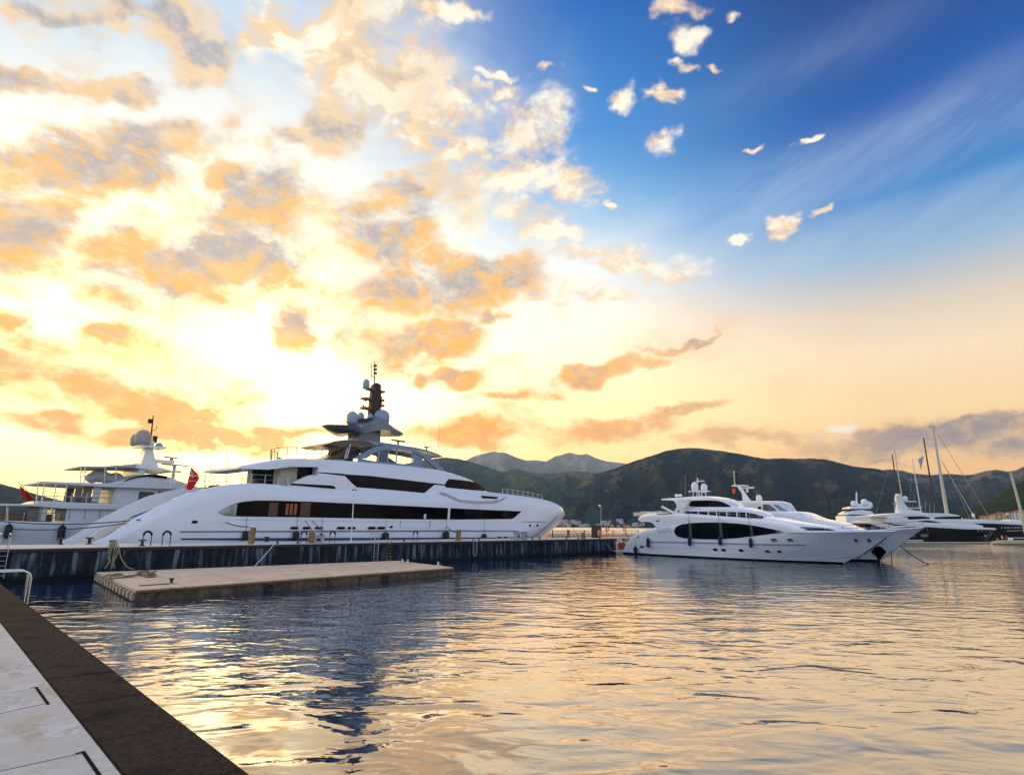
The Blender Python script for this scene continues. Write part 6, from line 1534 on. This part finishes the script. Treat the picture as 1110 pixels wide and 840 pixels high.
def person(px, hpy, b, yy, label, top_m, leg_m, sit=False, face=0.0):
    """standing or sitting figure, one skinned body"""
    s_, zt = b.hit(px, hpy, yy); zf = interp(sh_, s_) - .22
    H_ = max(1.2, zt - zf); k = H_ / (1.32 if sit else 1.75)
    w = b.w(s_, yy, zf)
    t = empty('person', w, face, label, 'person')
    hipz = .5 * k if sit else .92 * k
    V = {'pel': ((0, 0, hipz), .13), 'bel': ((0, .01, hipz + .2 * k), .12), 'che': ((0, .0, hipz + .42 * k), .145), 'nek': ((0, .01, hipz + .58 * k), .055), 'hed': ((0, -.01, hipz + .70 * k), .085), 'crn': ((0, .0, hipz + .79 * k), .075)}
    E = [('pel', 'bel'), ('bel', 'che'), ('che', 'nek'), ('nek', 'hed'), ('hed', 'crn')]
    for sg, n in ((-1, 'l'), (1, 'r')):
        V['sh' + n] = ((.18 * sg, 0, hipz + .5 * k), .06); V['el' + n] = ((.24 * sg, -.06, hipz + .24 * k), .042); V['wr' + n] = ((.2 * sg, -.24, hipz + .12 * k), .03); V['ha' + n] = ((.19 * sg, -.31, hipz + .10 * k), .032)
        E += [('che', 'sh' + n), ('sh' + n, 'el' + n), ('el' + n, 'wr' + n), ('wr' + n, 'ha' + n)]
        if sit: kn, an, ft_ = (.13 * sg, -.42, hipz + .02), (.13 * sg, -.45, .1), (.13 * sg, -.6, .05)
        else: kn, an, ft_ = (.11 * sg, -.02, .48 * k), (.11 * sg, .0, .09), (.11 * sg, -.15, .04)
        V['th' + n] = ((.1 * sg, 0, hipz - .04), .095); V['kn' + n] = (kn, .062); V['an' + n] = (an, .042); V['ft' + n] = (ft_, .038)
        E += [('pel', 'th' + n), ('th' + n, 'kn' + n), ('kn' + n, 'an' + n), ('an' + n, 'ft' + n)]
    names = list(V); me = bpy.data.meshes.new('body'); me.from_pydata([V[n][0] for n in names], [(names.index(a), names.index(c)) for a, c in E], [])
    o = bpy.data.objects.new('body', me); C.objects.link(o)
    md = o.modifiers.new('skin', 'SKIN'); me.skin_vertices.new() if not me.skin_vertices else None
    for i, n in enumerate(names): me.skin_vertices[0].data[i].radius = (V[n][1], V[n][1] * (.75 if n in ('che', 'bel') else 1)); me.skin_vertices[0].data[i].use_root = (n == 'pel')
    o.modifiers.new('sub', 'SUBSURF').levels = 2; o.modifiers['sub'].render_levels = 2
    dg = bpy.context.evaluated_depsgraph_get(); m2 = bpy.data.meshes.new_from_object(o.evaluated_get(dg)); o.modifiers.clear(); o.data = m2; m2.name = 'body'
    skin = mat('skin', (.45, .25, .16), .5)
    m2.materials.clear(); m2.materials.append(skin); m2.materials.append(top_m); m2.materials.append(leg_m)
    for p in m2.polygons:
        c = p.center; p.use_smooth = True
        p.material_index = 2 if (c.z < hipz + .05 and abs(c.x) < .2 and c.z < hipz + .05 and not (abs(c.x) > .17 and c.y < -.1 and c.z > hipz)) else (1 if c.z < hipz + .56 * k and not (c.y < -.2 and c.z < hipz + .2 * k) else 0)
    o.parent = t
    hd = hipz + .70 * k
    q = MB(); q.lathe([(.088 * math.cos(R(a)), .10 * math.sin(R(a))) for a in (-5, 15, 35, 55, 72, 89)], (0, .015, hd + .04), 14); q.build('hair', mat('dark hair', (.03, .02, .015), .7), t)
    q = MB(); q.lathe([(.016, -.02), (.012, .01), (.004, .03)], (0, -.098, hd), 6)
    for sg in (-1, 1): q.ball((sg * .09, 0, hd), .022, 6, .03, 4)
    q.build('face', skin, t)
    q = MB()
    for sg in (-1, 1):
        for f_ in range(4): q.tube([(sg * .19 + (f_ - 1.5) * .017, -.32, hipz + .10 * k), (sg * .19 + (f_ - 1.5) * .019, -.37 + .008 * abs(f_ - 1.2), hipz + .085 * k), (sg * .19 + (f_ - 1.5) * .019, -.39 + .008 * abs(f_ - 1.2), hipz + .06 * k)], .008, 5)
        q.tube([(sg * .165, -.29, hipz + .1 * k), (sg * .14, -.33, hipz + .09 * k)], .01, 5)
    q.build('fingers', skin, t)
    return t
person(1085.5, 579.2, WB, -.3, 'person in white top bending forward on the bow of the cream boat', mat('white shirt', (.7, .68, .66), .8), mat('dark trousers', (.04, .04, .06), .8), True, 1.2)
person(1090.5, 579.6, WB, -.1, 'person in bright red jacket sitting on the cream boat beside the white-topped one', mat('red jacket', (.6, .015, .03), .7), mat('dark trousers', (.04, .04, .06), .8), True, -1.0)
q = MB(); a = WB.hit(1081, 582, 0); q.tube([(0, 0, 0), (0, 0, .9)], .25, 10, .2); o = q.build('orange_buoy', ORANGE); o.location = WB.w(a[0], 0, interp(sh_, a[0]) - .24); tag(o, 'orange upright buoy at the nose of the cream boat', 'buoy')

# distant white superyacht with a cluster of domes
TD = dp(925, 572, 330); TE = dp(968, 572, 336)
T = Boat('superyacht', (TD.x - 12, TD.y - 2), (TE.x, TE.y), 'distant white superyacht showing only its domed upper decks above the palms', 'yacht')
T.hw = lambda x, z: 5.5
def tt(name, top, bot, w, m=WHITE):
    f_ = lambda x, z: w; return loft(T, name, m, T.line(top, f_), T.line(bot, f_), f_, N=24, r=.4)
tt('hull', [(905, 572), (925, 568), (950, 566)], [(905, 577), (950, 577)], 5.5)
tt('upper_deck', [(919, 556.2), (924, 553.6), (935, 552.6), (944, 553.8), (947.4, 555.8)], [(919, 557.6), (947.4, 557.6)], 4.6)
tt('window_band', [(922, 557), (946, 557)], [(922, 559), (946, 559)], 4.2, DARKG)
tt('lower_deck', [(917, 559), (945, 558.6)], [(917, 568), (945, 568)], 4.8)
tt('mast_deck', [(920, 551.6), (944, 551.4)], [(920, 552.2), (944, 552.4)], 3.8, DARKG)
def TP(px, py, yy=0): a = T.hit(px, py, yy); return Vector((a[0], yy, a[1]))
tt('mast_house', [(921, 549.8), (925, 549), (940, 548.6), (944, 550)], [(921, 551.8), (944, 551.8)], 3.4)
for px, py, r_ in ((925.2, 545.5, 1.15), (937, 544.5, 1.5), (942.2, 547, 1.4), (932.5, 548.6, .9), (929.2, 547, .8)): dome(T, TP(px, py, -1), r_, r_ * 2.1)
q = MB(); q.tube([TP(928.6, 550), TP(928.4, 533)], .5, 8, .25); q.tube([TP(927, 536), TP(930, 536)], .12, 5); q.build('mast', WHITE2, T.root)

# ------------------------------------------------------------------ shore behind the right-hand boats
q = MB(); A = [gp(852, 575.2, 0), gp(1180, 578.6, 0)]
n_ = 30; rows = []
for i in range(n_ + 1):
    a = math.atan2(A[0].x, A[0].y) + (math.radians(52) - math.atan2(A[0].x, A[0].y)) * i / n_
    rows.append([Vector((r * math.sin(a), r * math.cos(a), z)) for r, z in ((395, -2), (395, 1.3), (399, 1.32), (700, 2.2), (1150, 3))])
q.grid(rows); struct(q.build('ground', mat('dry shore ground', (.16, .13, .09), .9, vscale=.05, var=.3), smooth=0))
def palm(px, base_py, top_py, D_, seed, label, grp):
    b_ = dp(px, base_py, D_); zt = dp(px, top_py, D_).z; z0 = 1.4; Hh = zt - z0
    t = empty('palm_tree', (b_.x, b_.y, z0), 0, label, 'palm tree', grp); rg = random.Random(seed)
    lean = rg.uniform(-.6, .6)
    q = MB(); q.tube([(0, 0, -.3), (lean * .3, 0, Hh * .5), (lean, 0, Hh)], .42, 8, .26); q.build('trunk', mat('palm trunk', (.10, .06, .035), .9, var=.3, vscale=4), t)
    q = MB()
    for k in range(30):
        a = rg.uniform(0, 2 * math.pi); up_ = rg.uniform(-.5, 1.0); L_ = rg.uniform(2.8, 3.9)
        d = Vector((math.cos(a), math.sin(a), 0)); s_ = Vector((-math.sin(a), math.cos(a), 0)); prev = None
        for i in range(7):
            u = i / 6; p = Vector((lean, 0, Hh)) + d * (L_ * u) + Vector((0, 0, up_ * L_ * .5 * u - L_ * .75 * u * u))
            w_ = .55 * math.sin(math.pi * min(1, u * .9 + .08))
            if prev is not None and i % 1 == 0:
                pp_, pw = prev
                for sg in (-1, 1): q.add([pp_, p, p + s_ * sg * w_ + Vector((0, 0, -.35 * w_)) + d * .2, pp_ + s_ * sg * pw * .55 + Vector((0, 0, -.2 * pw))], [(0, 1, 2, 3)])
            prev = (p, w_)
    q.build('crown', mat('palm fronds', (.045, .055, .018), .7, var=.4, vscale=1.5, dirt=(.14, .09, .03), dscale=1.0), t, 0)
for i, (px, by, ty) in enumerate(((893, 573, 558.5), (899.5, 573, 560), (906, 573, 560.5), (913, 573, 561), (919, 573, 559.5), (926.5, 573, 560.5), (934.5, 573, 560), (940.5, 573, 562), (901, 573, 563), (889, 573, 563))):
    palm(px, by, ty, 402 + (i * 7) % 23, i + 3, 'brown-trunked palm in the row on the quay beyond the yacht bow', 'palms on the far quay')

def simple_house(w, d, h, rh, wall, roofm, floors=2, hip=False):
    t = empty('house', (0, 0, 0), 0, 'x', 'house')
    q = MB(); q.box(-w / 2, w / 2, -d / 2, d / 2, -3, h); q.build('wall', wall, t, 0)
    q = MB(); e = .5
    if hip: q.add([(-w / 2 - e, -d / 2 - e, h + .003), (w / 2 + e, -d / 2 - e, h + .003), (w / 2 + e, d / 2 + e, h + .003), (-w / 2 - e, d / 2 + e, h + .003), (-w * .2, 0, h + rh), (w * .2, 0, h + rh)], [(0, 3, 2, 1), (0, 1, 5, 4), (2, 3, 4, 5), (1, 2, 5), (3, 0, 4)])
    else: q.add([(-w / 2 - e, -d / 2 - e, h + .003), (w / 2 + e, -d / 2 - e, h + .003), (w / 2 + e, d / 2 + e, h + .003), (-w / 2 - e, d / 2 + e, h + .003), (-w / 2 - e, 0, h + rh), (w / 2 + e, 0, h + rh)], [(0, 3, 2, 1), (0, 1, 5, 4), (2, 3, 4, 5), (1, 2, 5), (3, 0, 4)])
    q.build('roof', roofm, t, 0)
    for f_ in range(floors):
        n = max(2, int(w / 3.2))
        for k in range(n):
            x = -w / 2 + w * (k + .5) / n; z = 1.2 + f_ * 3.0
            if z + 1.5 > h: continue
            q = MB(); q.box(x - .55, x + .55, -d / 2 - .05, -d / 2 + .02, z, z + 1.4); q.build('window', DARKG, t, 0)
    return t
WALLS = [mat('cream render wall', (.50, .44, .36), .8), mat('white render wall', (.58, .56, .54), .8), mat('ochre render wall', (.60, .40, .20), .8)]
TILE = mat('terracotta roof tiles', (.36, .13, .06), .85, var=.25, vscale=1.5); FLAT = mat('pale flat roof', (.36, .33, .30), .8)
protos = [simple_house(11, 9, 6.2, 2.6, WALLS[0], TILE, 2), simple_house(14, 10, 8.8, 2.2, WALLS[1], TILE, 3, True), simple_house(20, 11, 11, .8, WALLS[1], FLAT, 3), simple_house(12, 9, 6.0, 2.4, WALLS[2], TILE, 2, True)]
def terrain(a, r):
    return max([f(a, r) for f in RIDGES.values()] + [0])
first = [True] * 4
def place_house(k, a, r, label, grp, z=None, s_=1.0):
    p = Vector((r * math.sin(a), r * math.cos(a), (terrain(a, r) if z is None else z)))
    o = protos[k] if first[k] else dup(protos[k], (0, 0, 0))
    first[k] = False; o.location = p; o.rotation_euler = (0, 0, -a + rh_.uniform(-.5, .5)); o['label'] = label; o['group'] = grp; o.scale = (s_,) * 3
rh_ = random.Random(11)
n_h = 0
for i in range(400):
    if n_h >= 90: break
    px = rh_.choice((rh_.uniform(560, 700), rh_.uniform(585, 700), rh_.uniform(600, 640), rh_.uniform(655, 690), rh_.uniform(835, 905)))
    a = azel(px, 560)[0]; r = 2470 + abs(rh_.gauss(0, 70 if px < 800 else 190))
    z = terrain(a, r)
    if z < .5: z = 1.0
    if z > (26 if px < 800 else 60): continue
    place_house(rh_.choice((0, 1, 1, 2, 3)), a, r, 'small pale house in the town along the far shore of the bay', 'houses along the far shore', z, rh_.uniform(.7, 1.35)); n_h += 1
# far shore strip under the town
q = MB(); rows = []
for i in range(41):
    a = azel(380, 560)[0] + (azel(960, 560)[0] - azel(380, 560)[0]) * i / 40
    rows.append([Vector((r * math.sin(a), r * math.cos(a), z)) for r, z in ((2420, -2), (2426, 1.2), (2700, 4.0))])
q.grid(rows); struct(q.build('shore', mat('far shore scrub', (.10, .11, .07), .9, vscale=.01, var=.4), smooth=0))
# right-hand town
for i, (px, by, r, k, s_, lab) in enumerate(((1085.5, 563.5, 620, 3, .72, 'ochre house with a tiled roof above the decks at far right'), (1081, 564, 640, 0, .6, 'small tiled house left of the ochre one at far right'),
        (1076, 564.5, 660, 3, .6, 'small ochre house above the long white deck at far right'), (1099, 563.5, 640, 0, .7, 'cream tiled house right of the pale bell tower'), (1108, 564, 610, 1, .7, 'white hip-roofed house at the right photo edge'),
        (1068, 565, 680, 0, .55, 'tiny tiled house leftmost of the right-hand town'))):
    a = azel(px, by)[0]; p = dp(px, by, r)
    place_house(k, a, r, lab, 'houses behind the right-hand boats', max(2, p.z), s_)
p = dp(1093, 563, 600); t = empty('bell_tower', (p.x, p.y, max(2, p.z) - 1), -azel(1093, 563)[0], 'pale round-topped bell tower among the houses at far right', 'tower')
q = MB(); q.box(-1.3, 1.3, -1.3, 1.3, -2, 4.2); q.build('shaft', WALLS[0], t, 0, bevel=.1)
q = MB(); q.lathe([(1.5, 4.2), (1.5, 4.5), (1.2, 5.1), (.6, 5.7), (.05, 6.0)], (0, 0, 0), 12); q.build('dome', WALLS[1], t)
q = MB(); q.box(-.5, .5, -1.34, -1.28, 2.2, 3.6); q.build('belfry_opening', DARKG, t, 0)
p = dp(1104, 566, 560); q = MB(); q.box(-30, 40, -4, 4, -3, 1.6); o = q.build('long_shed', mat('brown shed roof', (.12, .07, .05), .8), smooth=0, bevel=.1); o.location = (p.x, p.y, 3.2); o.rotation_euler = (0, 0, -azel(1104, 566)[0]); tag(o, 'long low brown shed below the houses at far right', 'shed')
# cream quay building behind the palms
p0 = dp(911, 572, 430); t = empty('quay_building', (p0.x, p0.y, 1.3), -azel(925, 565)[0], 'cream quay building behind the palm row, lit by low sun', 'building')
wB = (dp(944, 570, 430) - p0).length
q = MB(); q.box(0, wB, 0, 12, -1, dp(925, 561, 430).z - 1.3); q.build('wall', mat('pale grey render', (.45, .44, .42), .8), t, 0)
q = MB(); q.prism([(-.6, -1), (5.2, -1), (3.0, dp(925, 560, 430).z - 1.0), (-2.4, dp(925, 560.4, 430).z - 1.0)], -1.2, -.05); q.build('front_wing', mat('sunlit ochre render', (.70, .52, .26), .8), t, 0)  # low sunlight put into the ochre colour of the wing
q = MB(); q.box(-.4, wB + .4, -.4, 12.4, dp(925, 561, 430).z - 1.297, dp(925, 561, 430).z - .8); q.build('roof', FLAT, t, 0)
for k in range(6):
    q = MB(); x = 7 + k * (wB - 8) / 6; q.box(x - .8, x + .8, -.06, .02, 1.2, 4.2); q.build('window', DARKG, t, 0)
# dense shrubs behind the boats
def shrub(px, by, D_, rx, h, seed, label, grp):
    p = dp(px, by, D_); rg = random.Random(seed); t = empty('tree', (p.x, p.y, 1.3), 0, label, 'tree', grp)
    q = MB(); q.tube([(0, 0, -.5), (.2, 0, h * .6)], .3, 7, .12); q.build('trunk', mat('bark', (.06, .045, .03), .9), t)
    q = MB()
    for k in range(520):
        a = rg.uniform(0, 6.283); rr = rx * (rg.random() ** .5); z = h * (.3 + .7 * rg.random()) * (1 - .45 * (rr / rx) ** 2) + rg.gauss(0, .3)
        c = Vector((rr * math.cos(a), rr * math.sin(a), z)); u = Vector((rg.gauss(0, 1), rg.gauss(0, 1), rg.gauss(0, .6))).normalized() * rg.uniform(.25, .6); v = u.cross(Vector((rg.gauss(0, 1), rg.gauss(0, 1), 1))).normalized() * rg.uniform(.2, .5)
        q.add([c - u, c - v, c + u, c + v], [(0, 1, 2, 3)])
    q.build('crown', mat('dark leaves', (.035, .05, .02), .7, var=.5, vscale=.8), t, 0)
for i in range(14):
    shrub(866 + i * 16.5 + (i % 3) * 4, 574, 425 + (i % 4) * 14, 4.5, 4.5 + (i % 3) * 1.6, i, 'dark round-headed tree on the shore behind the right-hand boats', 'trees behind the right-hand boats')
